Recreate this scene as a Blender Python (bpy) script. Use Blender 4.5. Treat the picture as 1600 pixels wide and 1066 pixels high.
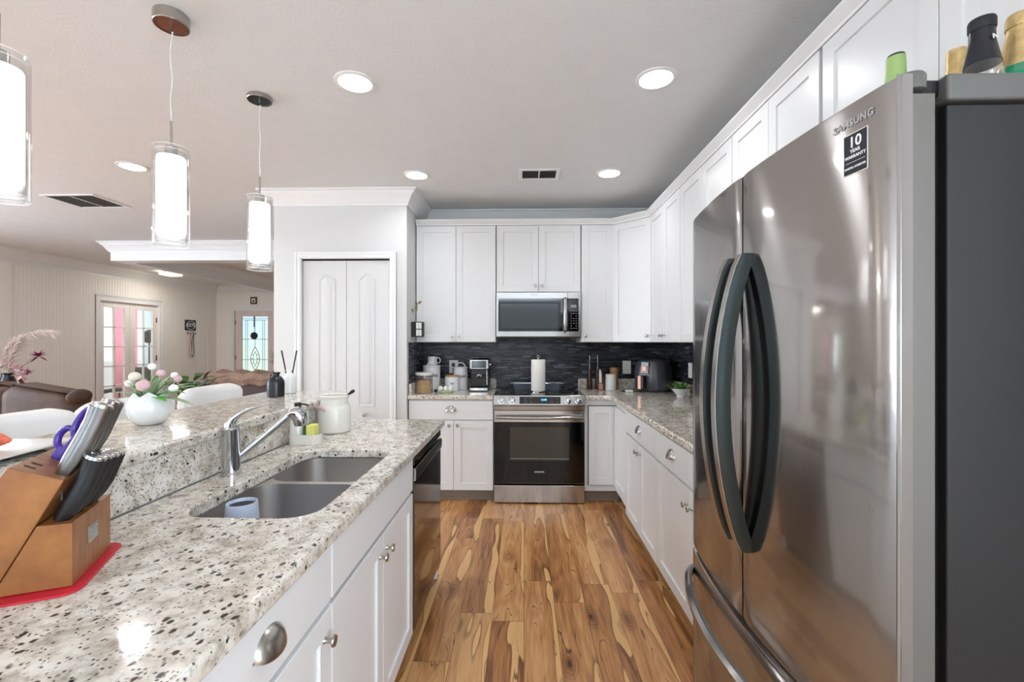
import bpy, bmesh, math, random
from mathutils import Vector, Matrix
random.seed(7)
R = math.radians
S = bpy.context.scene
for o in list(bpy.data.objects): bpy.data.objects.remove(o)
C = S.collection

# ---------------------------------------------------------------- camera, world, exposure, large lights
cd = bpy.data.cameras.new('camera'); cam = bpy.data.objects.new('camera', cd); C.objects.link(cam)
cam.location = (0, 0, 1.365); cam.rotation_euler = (R(90), 0, R(1.5))
cd.sensor_width = 36; cd.lens = 16; cd.shift_y = 0.0006; cd.clip_start = 0.02
S.camera = cam
S.view_settings.view_transform = 'Standard'; S.view_settings.look = 'None'
S.view_settings.gamma = 1; S.view_settings.use_curve_mapping = False
S.view_settings.exposure = 0.4
W = bpy.data.worlds.new('world'); S.world = W; W.use_nodes = True
W.node_tree.nodes['Background'].inputs[0].default_value = (0.80, 0.93, 1.0, 1)
W.node_tree.nodes['Background'].inputs[1].default_value = 1.25

XR0 = 1.41
def area(name, loc, rot, sx, sy, power, color=(1, 1, 1), shape='RECTANGLE', spread=180):
    l = bpy.data.lights.new(name, 'AREA'); l.shape = shape; l.size = sx; l.size_y = sy
    l.energy = power; l.color = color; l.spread = R(spread)
    o = bpy.data.objects.new(name, l); C.objects.link(o); o.location = loc; o.rotation_euler = rot
    return o
# unseen fill lamps added to brighten the rooms from behind and both sides
area('rear_daylight', (-1.2, -2.72, 1.35), (R(90), 0, R(180)), 4.2, 2.1, 560, (0.82, 0.955, 1.11))
area('living_daylight', (-5.3, -2.72, 1.35), (R(90), 0, R(180)), 3.0, 2.1, 380, (0.85, 0.955, 1.10))
area('side_daylight', (-6.98, 2.2, 1.5), (R(90), 0, R(-90)), 3.4, 1.7, 120, (0.84, 0.955, 1.11))  # added fill along the left wall, no window stands here
area('right_daylight', (XR0-.02, -1.55, 1.45), (R(90), 0, R(90)), 2.0, 1.7, 72, (0.83, 0.955, 1.11))  # added to brighten the island fronts and the living-room wall

# ---------------------------------------------------------------- node helper
class N:
    def __init__(s, name):
        s.m = bpy.data.materials.new(name); s.m.use_nodes = True
        s.t = s.m.node_tree; s.b = s.t.nodes['Principled BSDF']
    def n(s, typ, **kw):
        x = s.t.nodes.new(typ)
        for k, v in kw.items(): setattr(x, k, v)
        return x
    def put(s, sock, v):
        if v is None: return
        if hasattr(v, 'is_output') or isinstance(v, bpy.types.NodeSocket): s.t.links.new(v, sock)
        else:
            if isinstance(v, (tuple, list)) and len(v) == 3 and sock.type == 'RGBA': v = (*v, 1)
            sock.default_value = v
    def math(s, op, a, b=None, c=None, clamp=False):
        x = s.n('ShaderNodeMath', operation=op, use_clamp=clamp)
        s.put(x.inputs[0], a); s.put(x.inputs[1], b); s.put(x.inputs[2], c)
        return x.outputs[0]
    def vmath(s, op, a, b=None):
        x = s.n('ShaderNodeVectorMath', operation=op); s.put(x.inputs[0], a); s.put(x.inputs[1], b)
        return x.outputs[0]
    def mix(s, f, a, b, blend='MIX'):
        x = s.n('ShaderNodeMix', data_type='RGBA', blend_type=blend)
        s.put(x.inputs[0], f); s.put(x.inputs[6], a); s.put(x.inputs[7], b)
        return x.outputs[2]
    def pos(s): return s.n('ShaderNodeNewGeometry').outputs['Position']
    def obj(s): return s.n('ShaderNodeTexCoord').outputs['Object']
    def sep(s, v):
        x = s.n('ShaderNodeSeparateXYZ'); s.put(x.inputs[0], v); return x.outputs
    def comb(s, x_, y_, z_):
        x = s.n('ShaderNodeCombineXYZ'); s.put(x.inputs[0], x_); s.put(x.inputs[1], y_); s.put(x.inputs[2], z_)
        return x.outputs[0]
    def noise(s, v, scale, detail=2, rough=.5, dist=0):
        x = s.n('ShaderNodeTexNoise'); s.put(x.inputs['Vector'], v)
        x.inputs['Scale'].default_value = scale; x.inputs['Detail'].default_value = detail
        x.inputs['Roughness'].default_value = rough; x.inputs['Distortion'].default_value = dist
        return x.outputs[0]
    def white(s, v):
        x = s.n('ShaderNodeTexWhiteNoise', noise_dimensions='3D'); s.put(x.inputs[0], v); return x.outputs
    def vor(s, v, scale, feature='F1'):
        x = s.n('ShaderNodeTexVoronoi', feature=feature); s.put(x.inputs['Vector'], v)
        x.inputs['Scale'].default_value = scale
        return x.outputs
    def ramp(s, f, stops):
        x = s.n('ShaderNodeValToRGB'); s.put(x.inputs[0], f); e = x.color_ramp.elements
        while len(e) < len(stops): e.new(.5)
        for i, (p, c) in enumerate(stops):
            e[i].position = p; e[i].color = (*c, 1) if len(c) == 3 else c
        return x.outputs[0]
    def step(s, v, lo, hi):
        x = s.n('ShaderNodeMapRange'); s.put(x.inputs[0], v); x.inputs[1].default_value = lo; x.inputs[2].default_value = hi
        return x.outputs[0]
    def bump(s, h, strength=.3, dist=.01):
        x = s.n('ShaderNodeBump'); s.put(x.inputs['Height'], h)
        x.inputs['Strength'].default_value = strength; x.inputs['Distance'].default_value = dist
        s.t.links.new(x.outputs[0], s.b.inputs['Normal'])
    def set(s, **kw):
        for k, v in kw.items(): s.put(s.b.inputs[k.replace('_', ' ')], v)
        return s

def srgb(r, g, b):
    f = lambda c: (c/255/12.92) if c/255 <= .04045 else ((c/255+.055)/1.055)**2.4
    return (f(r), f(g), f(b))

def plain(name, rgb, rough=.5, metal=0, var=.04, scale=8, bump=0, bscale=60, bdist=.002, **kw):
    n = N(name); c = srgb(*rgb); p = n.obj()
    nz = n.noise(p, scale, 3)
    lo = tuple(x*(1-var) for x in c); hi = tuple(min(1, x*(1+var)) for x in c)
    n.set(Base_Color=n.ramp(nz, [(.3, lo), (.7, hi)]), Roughness=rough, Metallic=metal, **kw)
    if bump: n.bump(n.noise(p, bscale, 3), bump, bdist)
    return n.m

def emis(name, rgb, strength):
    n = N(name); c = srgb(*rgb)
    n.set(Base_Color=c, Emission_Color=c, Emission_Strength=strength, Roughness=.6)
    return n.m

def clear(name, tint=(1, 1, 1), refl=.06, rough=0.0):
    n = N(name); t = n.t; t.nodes.remove(n.b)
    tr = n.n('ShaderNodeBsdfTransparent'); tr.inputs[0].default_value = (*tint, 1)
    gl = n.n('ShaderNodeBsdfGlossy'); gl.inputs['Roughness'].default_value = rough
    lw = n.n('ShaderNodeLayerWeight'); lw.inputs[0].default_value = .35
    f = n.math('MULTIPLY_ADD', lw.outputs['Facing'], .55, refl)
    f = n.math('MULTIPLY', f, f if refl > 9 else .9)
    mx = n.n('ShaderNodeMixShader'); t.links.new(f, mx.inputs[0]); t.links.new(tr.outputs[0], mx.inputs[1]); t.links.new(gl.outputs[0], mx.inputs[2])
    t.links.new(mx.outputs[0], t.nodes['Material Output'].inputs[0])
    return n.m

M = {}
M['wall'] = plain('wall_paint', (213, 213, 211), .55, bump=.15, bscale=220, bdist=.001, var=.01)
M['cream'] = plain('cream_wall_paint', (242, 236, 229), .55, var=.01)
M['trim'] = plain('trim_paint', (236, 236, 235), .35, var=.01)
M['cab'] = plain('cabinet_white', (228, 228, 227), .32, var=.008)
M['doorw'] = plain('door_white', (214, 214, 212), .4, var=.008)
M['ceil'] = plain('ceiling_texture', (228, 229, 229), .8, bump=.35, bscale=75, bdist=.004, var=.015)
M['toe'] = plain('taupe_toe_kick', (140, 126, 116), .5)
M['dark'] = plain('dark_gap', (22, 21, 21), .6)
M['black'] = plain('black_plastic', (20, 20, 22), .3)
M['blackmat'] = plain('matte_black', (28, 28, 30), .6)
M['glassblack'] = plain('black_glass', (6, 6, 8), .05, var=.0)
M['ovenglass'] = plain('oven_window_glass', (62, 58, 50), .08, var=.0)
M['micglass'] = plain('microwave_window_glass', (44, 46, 50), .1, var=0)
M['ceramic'] = plain('white_ceramic', (224, 224, 220), .16, var=.01)
M['crock'] = plain('cream_stoneware', (226, 222, 212), .25, var=.02)
M['enamel'] = plain('white_enamel', (230, 230, 232), .22, var=.01)
M['paper'] = plain('paper_towel', (238, 235, 228), .9, bump=.4, bscale=180)
M['plate'] = plain('outlet_white', (232, 231, 226), .35)
M['chrome'] = plain('chrome', (205, 207, 210), .06, 1, var=0)
M['nickel'] = plain('brushed_nickel', (178, 174, 168), .26, 1)
M['doorside'] = plain('fridge_door_side', (104, 101, 95), .5, .3, var=.02)
M['caseg'] = plain('fridge_side_grey', (24, 23, 22), .5, .1, var=.03, bump=.12, bscale=350, bdist=.0006)
M['capg'] = plain('fridge_top_grey', (96, 96, 92), .4, .1)
M['handleg'] = plain('dark_green_grey_metal', (48, 54, 54), .3, .6)
M['leather'] = plain('brown_leather', (70, 48, 36), .62, bump=.3, bscale=25, bdist=.008, var=.3)
M['brownf'] = plain('brown_upholstery', (66, 50, 44), .55, var=.2)
M['throw'] = plain('tan_fuzzy_throw', (140, 114, 98), .95, bump=.8, bscale=40, bdist=.02, var=.25)
M['whitel'] = plain('white_leatherette', (238, 237, 235), .35, var=.01)
M['red'] = plain('red_silicone', (196, 22, 48), .45)
M['purple'] = plain('purple_plastic', (60, 30, 128), .28)
M['corkw'] = plain('light_wood', (176, 130, 88), .5, var=.2, scale=30)
M['darkw'] = plain('dark_wood', (64, 36, 26), .3, var=.3, scale=30)
M['copper'] = plain('rose_gold', (212, 160, 140), .42, .7)
M['cable'] = plain('black_cable', (14, 14, 14), .5)
M['grain'] = plain('dry_grain', (196, 158, 106), .9, bump=1, bscale=160, bdist=.006, var=.25, scale=90)
M['mint'] = plain('pale_green_pulp', (170, 186, 150), .9)
M['eggw'] = plain('egg_shell', (240, 238, 230), .5)
M['blue'] = plain('pale_blue_plastic', (196, 206, 228), .4)
M['sponge'] = plain('yellow_sponge', (222, 220, 120), .95, bump=.8, bscale=220)
M['scrub'] = plain('green_scrub', (60, 96, 60), .95, bump=.8, bscale=300)
M['leafg'] = plain('fresh_leaf', (88, 140, 58), .45, var=.35, scale=20)
M['leafb'] = plain('bright_leaf', (76, 160, 40), .4, var=.2)
M['leafs'] = plain('sage_leaf', (158, 178, 140), .6, var=.2, scale=40)
M['leafd'] = plain('dark_leaf', (58, 76, 52), .35, var=.5, scale=12)
M['leafr'] = plain('bronze_leaf', (110, 66, 48), .45, var=.3)
M['pink'] = plain('pink_berry', (222, 180, 186), .7, var=.1, bump=.5, bscale=160)
M['cream_b'] = plain('cream_berry', (226, 214, 200), .7, var=.05, bump=.5, bscale=160)
M['whiteb'] = plain('white_bud', (240, 240, 236), .7)
M['magenta'] = plain('magenta_petal', (130, 24, 84), .6, var=.3)
M['mauve'] = plain('mauve_petal', (206, 168, 170), .7, var=.2)
M['berry'] = plain('coral_beads', (224, 112, 84), .6, var=.2, scale=60, bump=1, bscale=110, bdist=.006)
M['yel'] = plain('gold_foil', (216, 186, 130), .35, .6, var=.15, scale=60, bump=.5, bscale=120)
M['greenl'] = plain('green_label', (18, 140, 96), .45)
M['lime'] = plain('lime_foil', (158, 188, 116), .45)
M['navy'] = plain('black_navy_foil', (26, 28, 38), .25)
M['fryer'] = plain('charcoal_plastic', (66, 68, 74), .28)
M['pan'] = plain('blue_grey_pan', (122, 134, 148), .3, .5)
M['grey'] = plain('mid_grey', (150, 150, 150), .5)
M['cordw'] = plain('silver_cord', (214, 214, 212), .35, var=.2, scale=300)
M['shadow'] = plain('dark_vent', (88, 84, 80), .7)  # own dark grey of hinges and cames; stands for shade in ceiling vents
M['lit_disc'] = emis('recessed_lamp_lens', (255, 252, 246), 9)
M['lit_flush'] = emis('flush_lamp_glow', (255, 244, 224), 9)
M['bluelcd'] = emis('blue_display', (90, 190, 240), 1.3)
M['lcd'] = plain('grey_display', (150, 154, 160), .3)
M['glass'] = clear('clear_glass')
M['pane'] = clear('door_pane_glass', (.96, .98, .98), .02)
def cloth(name, rgb):
    n = N(name); c = srgb(*rgb); n.set(Base_Color=c, Roughness=.9); t = n.t
    tr = n.n('ShaderNodeBsdfTranslucent'); tr.inputs[0].default_value = (*c, 1); mx = n.n('ShaderNodeMixShader'); mx.inputs[0].default_value = .6
    t.links.new(n.b.outputs[0], mx.inputs[1]); t.links.new(tr.outputs[0], mx.inputs[2]); t.links.new(mx.outputs[0], t.nodes['Material Output'].inputs[0])
    return n.m
M['curtw'] = cloth('white_sheer', (240, 244, 244))
M['curtp'] = cloth('pink_curtain', (250, 208, 216))
M['pampas'] = cloth('dusty_pampas', (232, 220, 212))
M['txt'] = plain('dark_lettering', (44, 44, 48), .5)
M['txtw'] = plain('white_lettering', (235, 235, 235), .5)
M['txts'] = plain('grey_metal_lettering', (168, 168, 168), .4, .3)
M['foilmirror'] = plain('mirror_trim', (190, 190, 190), .08, 1)
M['ledge'] = plain('bronze_picture', (70, 56, 46), .4, .3)

def m_steel(name, rgb, rough, tangent, aniso=.8, dirn='y', tail=0):
    n = N(name); p = n.pos(); x, y, z = n.sep(p)
    st = n.comb(n.math('MULTIPLY', x, 3 if dirn != 'z' else 90), n.math('MULTIPLY', y, 3 if dirn != 'z' else 90), n.math('MULTIPLY', z, 420 if dirn != 'z' else 3))
    nz = n.noise(st, 1, 3)
    c = srgb(*rgb)
    n.set(Base_Color=n.ramp(nz, [(.3, tuple(v*.93 for v in c)), (.7, c)]), Metallic=1.0,
          Roughness=n.math('MULTIPLY_ADD', nz, .05, rough-.025), Anisotropic=aniso)
    cv = n.comb(*tangent); n.t.links.new(cv, n.b.inputs['Tangent'])
    if tail:
        a = n.n('ShaderNodeBsdfAnisotropic'); a.inputs['Roughness'].default_value = .21; a.inputs['Anisotropy'].default_value = -.70
        a.inputs['Color'].default_value = (*c, 1); n.t.links.new(cv, a.inputs['Tangent'])
        mx = n.n('ShaderNodeMixShader'); mx.inputs[0].default_value = tail
        n.t.links.new(n.b.outputs[0], mx.inputs[1]); n.t.links.new(a.outputs[0], mx.inputs[2]); n.t.links.new(mx.outputs[0], n.t.nodes['Material Output'].inputs[0])
    return n.m
M['steel'] = m_steel('stainless_steel', (176, 173, 170), .15, (0., 0., 1.), .6, tail=.45)
M['fridge'] = m_steel('fridge_stainless', (180, 177, 175), .07, (0., 0., 1.), .5, tail=.66)
M['dwsteel'] = m_steel('black_stainless', (120, 116, 114), .08, (0., 0., 1.), .5)
M['sink'] = plain('sink_steel', (196, 192, 188), .34, 1, var=.02, scale=40)
M['knifesteel'] = m_steel('knife_steel', (138, 138, 138), .28, (0., 0., 1.), .5, 'z')

def m_granite():
    n = N('speckled_granite'); p = n.pos()
    x, y, z = n.sep(p)
    q = n.vmath('ADD', p, n.comb(0., 0., n.math('MULTIPLY', y, .7)))
    wob = n.noise(p, 45, 2)
    qd = n.vmath('ADD', p, n.comb(n.math('MULTIPLY', wob, .012), n.math('MULTIPLY', n.noise(p, 38, 2), .012), 0.))
    base = n.ramp(n.noise(qd, 26, 5, .62), [(.30, srgb(150, 142, 130)), (.42, srgb(198, 190, 176)), (.54, srgb(226, 220, 208)), (.70, srgb(238, 235, 228))])
    pinkish = n.ramp(n.noise(p, 9, 4), [(.45, (0, 0, 0)), (.7, (1, 1, 1))])
    col = n.mix(n.math('MULTIPLY', pinkish, .35), base, srgb(202, 180, 160))
    grey = n.step(n.noise(qd, 60, 4, .7), .54, .66)
    col = n.mix(n.math('MULTIPLY', grey, .55), col, srgb(142, 136, 128))
    # brown flecks, then black and burgundy crystals
    v1 = n.vor(qd, 95); f1 = n.step(v1[0], .33, .22)
    m1 = n.step(n.noise(p, 22, 3), .50, .58)
    col = n.mix(n.math('MULTIPLY', n.math('MULTIPLY', f1, m1), .75), col, srgb(116, 98, 84))
    v2 = n.vor(n.vmath('MULTIPLY', qd, (1., .75, 1.)), 52); pick = n.step(n.sep(v2[1])[0], .38, .40)
    f2 = n.math('MULTIPLY', n.step(n.math('ADD', v2[0], n.math('MULTIPLY', n.noise(p, 170, 2), .2)), .40, .31), pick)
    crys = n.mix(n.step(n.sep(v2[1])[1], .45, .55), srgb(40, 36, 36), srgb(78, 48, 46))
    col = n.mix(f2, col, crys)
    v3 = n.vor(n.vmath('ADD', qd, (3., 5., 1.)), 120); f3 = n.math('MULTIPLY', n.step(v3[0], .30, .22), n.step(n.sep(v3[1])[0], .48, .50))
    col = n.mix(n.math('MULTIPLY', f3, .9), col, srgb(58, 50, 50))
    n.set(Base_Color=col, Roughness=.09); n.b.inputs['Specular IOR Level'].default_value = .5
    return n.m
M['granite'] = m_granite()

def m_floor():
    n = N('acacia_plank_floor'); x, y, z = n.sep(n.pos())
    wdt, ln = .158, 1.22
    u = n.math('DIVIDE', x, wdt); row = n.math('FLOOR', u); fu = n.math('FRACT', u)
    off = n.white(n.comb(row, 3.1, 0.))[0]
    v = n.math('ADD', n.math('DIVIDE', y, ln), off); colm = n.math('FLOOR', v); fv = n.math('FRACT', v)
    rid = n.white(n.comb(row, colm, 1.7)); r1 = rid[0]; rc = n.sep(rid[1])
    # grain coordinate: stretched along the plank and shifted per plank
    sh = n.math('MULTIPLY', r1, 37.)
    g = n.comb(n.math('ADD', n.math('MULTIPLY', x, 6.5), sh), n.math('ADD', n.math('MULTIPLY', y, .85), sh), sh)
    big = n.noise(g, 1.0, 2.2, .5, .35)
    rings = n.math('SINE', n.math('MULTIPLY', big, 75.))
    fine = n.noise(n.comb(n.math('MULTIPLY', x, 150.), n.math('MULTIPLY', y, 6.), sh), 1, 3)
    mid = n.noise(n.comb(n.math('ADD', n.math('MULTIPLY', x, 26.), sh), n.math('ADD', n.math('MULTIPLY', y, 2.2), sh), sh), 1, 4, .6)
    t = n.math('ADD', n.math('MULTIPLY', rings, .028), n.math('MULTIPLY', fine, .22))
    t = n.math('ADD', t, n.math('MULTIPLY', mid, .26))
    t = n.math('ADD', t, n.math('MULTIPLY', big, .40))
    t = n.math('ADD', t, n.math('MULTIPLY', rc[1], .16))
    col = n.ramp(t, [(.37, srgb(112, 70, 40)), (.44, srgb(158, 106, 62)), (.52, srgb(184, 129, 78)), (.62, srgb(208, 158, 106))])
    # pale sapwood along plank sides
    sapn = n.noise(n.comb(n.math('ADD', n.math('MULTIPLY', fu, 1.6), sh), n.math('MULTIPLY', y, 1.1), sh), 1.4, 1)
    sapv = n.math('ADD', n.math('ADD', sapn, n.math('MULTIPLY', mid, .03)), n.math('MULTIPLY', n.math('SUBTRACT', fu, .5), .42))
    sap = n.step(sapv, .665, .675)
    sedge = n.math('MULTIPLY', n.step(sapv, .615, .655), n.math('SUBTRACT', 1., sap))
    col = n.mix(n.math('MULTIPLY', sedge, .55), col, srgb(104, 64, 38))
    col = n.mix(n.math('MULTIPLY', sap, .85), col, n.mix(fine, srgb(232, 188, 128), srgb(216, 168, 108)))
    # thin dark veins and knots
    vein = n.step(n.math('ABSOLUTE', n.math('SINE', n.math('MULTIPLY', n.math('ADD', big, n.math('MULTIPLY', mid, .035)), 40.))), .13, .04)
    vm = n.step(n.noise(g, 2.2, 2), .48, .58)
    col = n.mix(n.math('MULTIPLY', n.math('MULTIPLY', vein, vm), .82), col, srgb(70, 42, 26))
    kn = n.vor(n.comb(n.math('ADD', n.math('MULTIPLY', x, 6.3), sh), n.math('ADD', n.math('MULTIPLY', y, 2.6), sh), 0.), 1.0)
    kp = n.step(n.sep(kn[1])[0], .35, .4)
    kd = n.math('ADD', kn[0], n.math('MULTIPLY', n.noise(g, 6, 2), .10))
    col = n.mix(n.math('MULTIPLY', n.math('MULTIPLY', n.step(kd, .36, .08), kp), .75), col, srgb(122, 72, 38))
    kr_ = n.step(n.math('SINE', n.math('MULTIPLY', kd, 95.)), .55, .95)
    col = n.mix(n.math('MULTIPLY', n.math('MULTIPLY', kr_, n.step(kd, .34, .24)), n.math('MULTIPLY', kp, .6)), col, srgb(84, 48, 28))
    col = n.mix(n.math('MULTIPLY', n.math('MULTIPLY', n.step(kd, .145, .08), kp), .85), col, srgb(52, 30, 20))
    eu = n.math('MINIMUM', fu, n.math('SUBTRACT', 1., fu)); ev = n.math('MINIMUM', fv, n.math('SUBTRACT', 1., fv))
    seam = n.math('MAXIMUM', n.step(eu, .012, .004), n.step(ev, .0022, .0008))
    col = n.mix(n.math('MULTIPLY', seam, .6), col, srgb(70, 44, 28))
    n.set(Base_Color=col, Roughness=n.math('MULTIPLY_ADD', fine, .12, .24))
    n.bump(n.math('SUBTRACT', 1., seam), .25, .001)
    return n.m
M['floor'] = m_floor()

def m_mosaic():
    n = N('dark_strip_mosaic'); x, y, z = n.sep(n.pos())
    h = .0135
    u0 = n.math('ADD', x, n.math('MULTIPLY', y, 1.0))
    zr = n.math('DIVIDE', z, h); row = n.math('FLOOR', zr); fz = n.math('FRACT', zr)
    rr = n.white(n.comb(row, 9., 2.))[0]
    u = n.math('ADD', n.math('DIVIDE', u0, n.math('MULTIPLY_ADD', rr, .07, .06)), n.math('MULTIPLY', rr, 17.))
    ci = n.math('FLOOR', u); fu = n.math('FRACT', u)
    rid = n.white(n.comb(row, ci, 4.)); rv = rid[0]; rs = n.sep(rid[1])
    col = n.ramp(rv, [(0, srgb(11, 12, 17)), (.35, srgb(22, 24, 33)), (.62, srgb(38, 42, 54)), (.84, srgb(66, 70, 84)), (.97, srgb(130, 134, 146))])
    col = n.mix(.25, col, n.ramp(n.noise(n.comb(n.math('MULTIPLY', u0, 60.), 0., n.math('MULTIPLY', z, 300.)), 1, 3), [(.3, srgb(14, 15, 20)), (.75, srgb(84, 88, 98))]))
    edge = n.math('MAXIMUM', n.step(n.math('MINIMUM', fz, n.math('SUBTRACT', 1., fz)), .14, .06), n.step(n.math('MINIMUM', fu, n.math('SUBTRACT', 1., fu)), .025, .01))
    col = n.mix(edge, col, srgb(16, 16, 18))
    n.set(Base_Color=col, Roughness=n.math('MULTIPLY_ADD', rs[1], .35, .10))
    n.bump(n.math('ADD', n.math('MULTIPLY', n.math('SUBTRACT', 1., edge), rs[0]), n.math('MULTIPLY', n.noise(n.pos(), 90, 2), .35)), .6, .004)
    return n.m
M['mosaic'] = m_mosaic()

def m_blockwood():
    n = N('knife_block_wood'); x, y, z = n.sep(n.obj())
    nz = n.noise(n.comb(n.math('MULTIPLY', x, 12.), n.math('MULTIPLY', y, 80.), n.math('MULTIPLY', z, 12.)), 1, 4, .6)
    n.set(Base_Color=n.ramp(nz, [(.25, srgb(118, 70, 34)), (.55, srgb(150, 96, 50)), (.8, srgb(166, 112, 62))]), Roughness=.35)
    return n.m
M['blockw'] = m_blockwood()

def m_diffuser():
    n = N('lit_frosted_glass'); x, y, z = n.sep(n.pos())
    d = n.math('ABSOLUTE', n.math('SUBTRACT', z, 1.99))
    e = n.math('MULTIPLY_ADD', n.step(d, .14, 0.), 1.2, 1.5)
    n.set(Base_Color=(.9, .9, .9), Emission_Color=(1, 1, 1), Roughness=.5)
    n.put(n.b.inputs['Emission Strength'], e)
    return n.m
M['diffuser'] = m_diffuser()

def m_doorglass():
    n = N('leaded_door_glass'); x, y, z = n.sep(n.obj())
    n.set(Base_Color=n.ramp(n.step(z, .4, 1.9), [(0, srgb(226, 228, 200)), (.6, srgb(220, 232, 222)), (1, srgb(214, 228, 240))]), Roughness=.35)
    n.b.inputs['Transmission Weight'].default_value = .95
    n.bump(n.noise(n.obj(), 60, 2), .6, .004)
    return n.m
M['doorglass'] = m_doorglass()

# ---------------------------------------------------------------- mesh helper
WM = {}
class B:
    def __init__(s): s.bm = bmesh.new()
    def v(s, p): return s.bm.verts.new(p)
    def f(s, vs):
        try: return s.bm.faces.new(vs)
        except ValueError: return None
    def box(s, x0, x1, y0, y1, z0, z1):
        vs = [s.v((x, y, z)) for z in (z0, z1) for x, y in ((x0, y0), (x1, y0), (x1, y1), (x0, y1))]
        for q in ((0, 3, 2, 1), (4, 5, 6, 7), (0, 1, 5, 4), (1, 2, 6, 5), (2, 3, 7, 6), (3, 0, 4, 7)): s.f([vs[i] for i in q])
        return s
    def loft(s, rings, cap=True, closed=True):
        rs = [[s.v(p) for p in r] for r in rings]; n = len(rs[0])
        for a, b in zip(rs, rs[1:]):
            for i in range(n if closed else n-1):
                j = (i+1) % n; s.f([a[i], a[j], b[j], b[i]])
        if cap: s.f(rs[0][::-1]); s.f(rs[-1])
        return s
    def prism(s, poly, z0, z1): return s.loft([[(x, y, z0) for x, y in poly], [(x, y, z1) for x, y in poly]])
    def ext(s, poly3, vec):
        vec = Vector(vec); return s.loft([[tuple(p) for p in poly3], [tuple(Vector(p)+vec) for p in poly3]])
    def lathe(s, prof, c=(0, 0, 0), n=32, sx=1, sy=1, cap=True):
        return s.loft([[(c[0]+r*sx*math.cos(2*math.pi*i/n), c[1]+r*sy*math.sin(2*math.pi*i/n), c[2]+z) for i in range(n)] for r, z in prof], cap)
    def tube(s, pts, r, n=10, up=None, flat=1.0):
        pts = [Vector(p) for p in pts]; rr = r if isinstance(r, (list, tuple)) else [r]*len(pts)
        prev = None; rings = []
        for i, p in enumerate(pts):
            d = (pts[min(i+1, len(pts)-1)]-pts[max(i-1, 0)]).normalized()
            if prev is None:
                a = Vector(up) if up else (Vector((0, 0, 1)) if abs(d.z) < .9 else Vector((1, 0, 0)))
            else: a = prev
            a = (a-d*a.dot(d)).normalized(); b = d.cross(a); prev = a
            rings.append([tuple(p+a*rr[i]*flat*math.cos(2*math.pi*k/n)+b*rr[i]*math.sin(2*math.pi*k/n)) for k in range(n)])
        return s.loft(rings)
    def cyl(s, p0, p1, r0, r1=None, n=24): return s.tube([p0, p1], [r0, r0 if r1 is None else r1], n)
    def ball(s, c, r, n=20, m=12):
        if not isinstance(r, (tuple, list)): r = (r, r, r)
        return s.loft([[(c[0]+r[0]*math.sin(t)*math.cos(2*math.pi*i/n), c[1]+r[1]*math.sin(t)*math.sin(2*math.pi*i/n), c[2]-r[2]*math.cos(t)) for i in range(n)]
                       for t in [max(.02, min(math.pi-.02, math.pi*k/m)) for k in range(m+1)]])
    def leaf(s, p, d, L, w, droop=.3, up=(0, 0, 1), seg=6, fold=.15):
        p = Vector(p); d = Vector(d).normalized(); up = Vector(up); side = d.cross(up)
        if side.length < .05: side = d.cross(Vector((1, 0, 0)))
        side.normalize(); nu = side.cross(d).normalized(); rows = []
        for k in range(seg+1):
            t = k/seg; c = p+d*L*t-Vector((0, 0, 1))*droop*L*t*t
            ww = w*math.sin(math.pi*min(1, (t*.92+.06)))**.8*.5
            rows.append([c-side*ww+nu*ww*fold, c, c+side*ww+nu*ww*fold])
        vs = [[s.v(q) for q in r] for r in rows]
        th = -nu*.0012; vb = [[s.v(q+th) for q in r] for r in rows]
        for k in range(seg):
            for j in (0, 1):
                s.f([vs[k][j], vs[k][j+1], vs[k+1][j+1], vs[k+1][j]]); s.f([vb[k][j], vb[k+1][j], vb[k+1][j+1], vb[k][j+1]])
            s.f([vs[k][0], vs[k+1][0], vb[k+1][0], vb[k][0]]); s.f([vs[k][2], vb[k][2], vb[k+1][2], vs[k+1][2]])
        s.f([vs[0][0], vb[0][0], vb[0][1], vs[0][1]]); s.f([vs[0][1], vb[0][1], vb[0][2], vs[0][2]])
        return s
    def xf(s, m): s.bm.transform(m); return s
    def build(s, name, mat, parent=None, bevel=0, seg=2, world=True, ang=32):
        bm = s.bm
        bmesh.ops.recalc_face_normals(bm, faces=bm.faces[:])
        me = bpy.data.meshes.new(name); o = bpy.data.objects.new(name, me); C.objects.link(o)
        if parent is None:
            xs = [v.co for v in bm.verts]
            org = Vector(((min(v.x for v in xs)+max(v.x for v in xs))/2, (min(v.y for v in xs)+max(v.y for v in xs))/2, min(v.z for v in xs)))
            bm.transform(Matrix.Translation(-org)); o.location = org; WM[o] = Matrix.Translation(org)
        else:
            if world: bm.transform(WM[parent].inverted())
            o.parent = parent; WM[o] = WM[parent]
        bm.to_mesh(me); bm.free()
        me.materials.append(M[mat] if isinstance(mat, str) else mat)
        for p in me.polygons: p.use_smooth = True
        me.set_sharp_from_angle(angle=R(ang))
        if bevel:
            b = o.modifiers.new('bevel', 'BEVEL'); b.width = bevel; b.segments = seg; b.limit_method = 'ANGLE'; b.angle_limit = R(40); b.harden_normals = True
        return o

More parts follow.
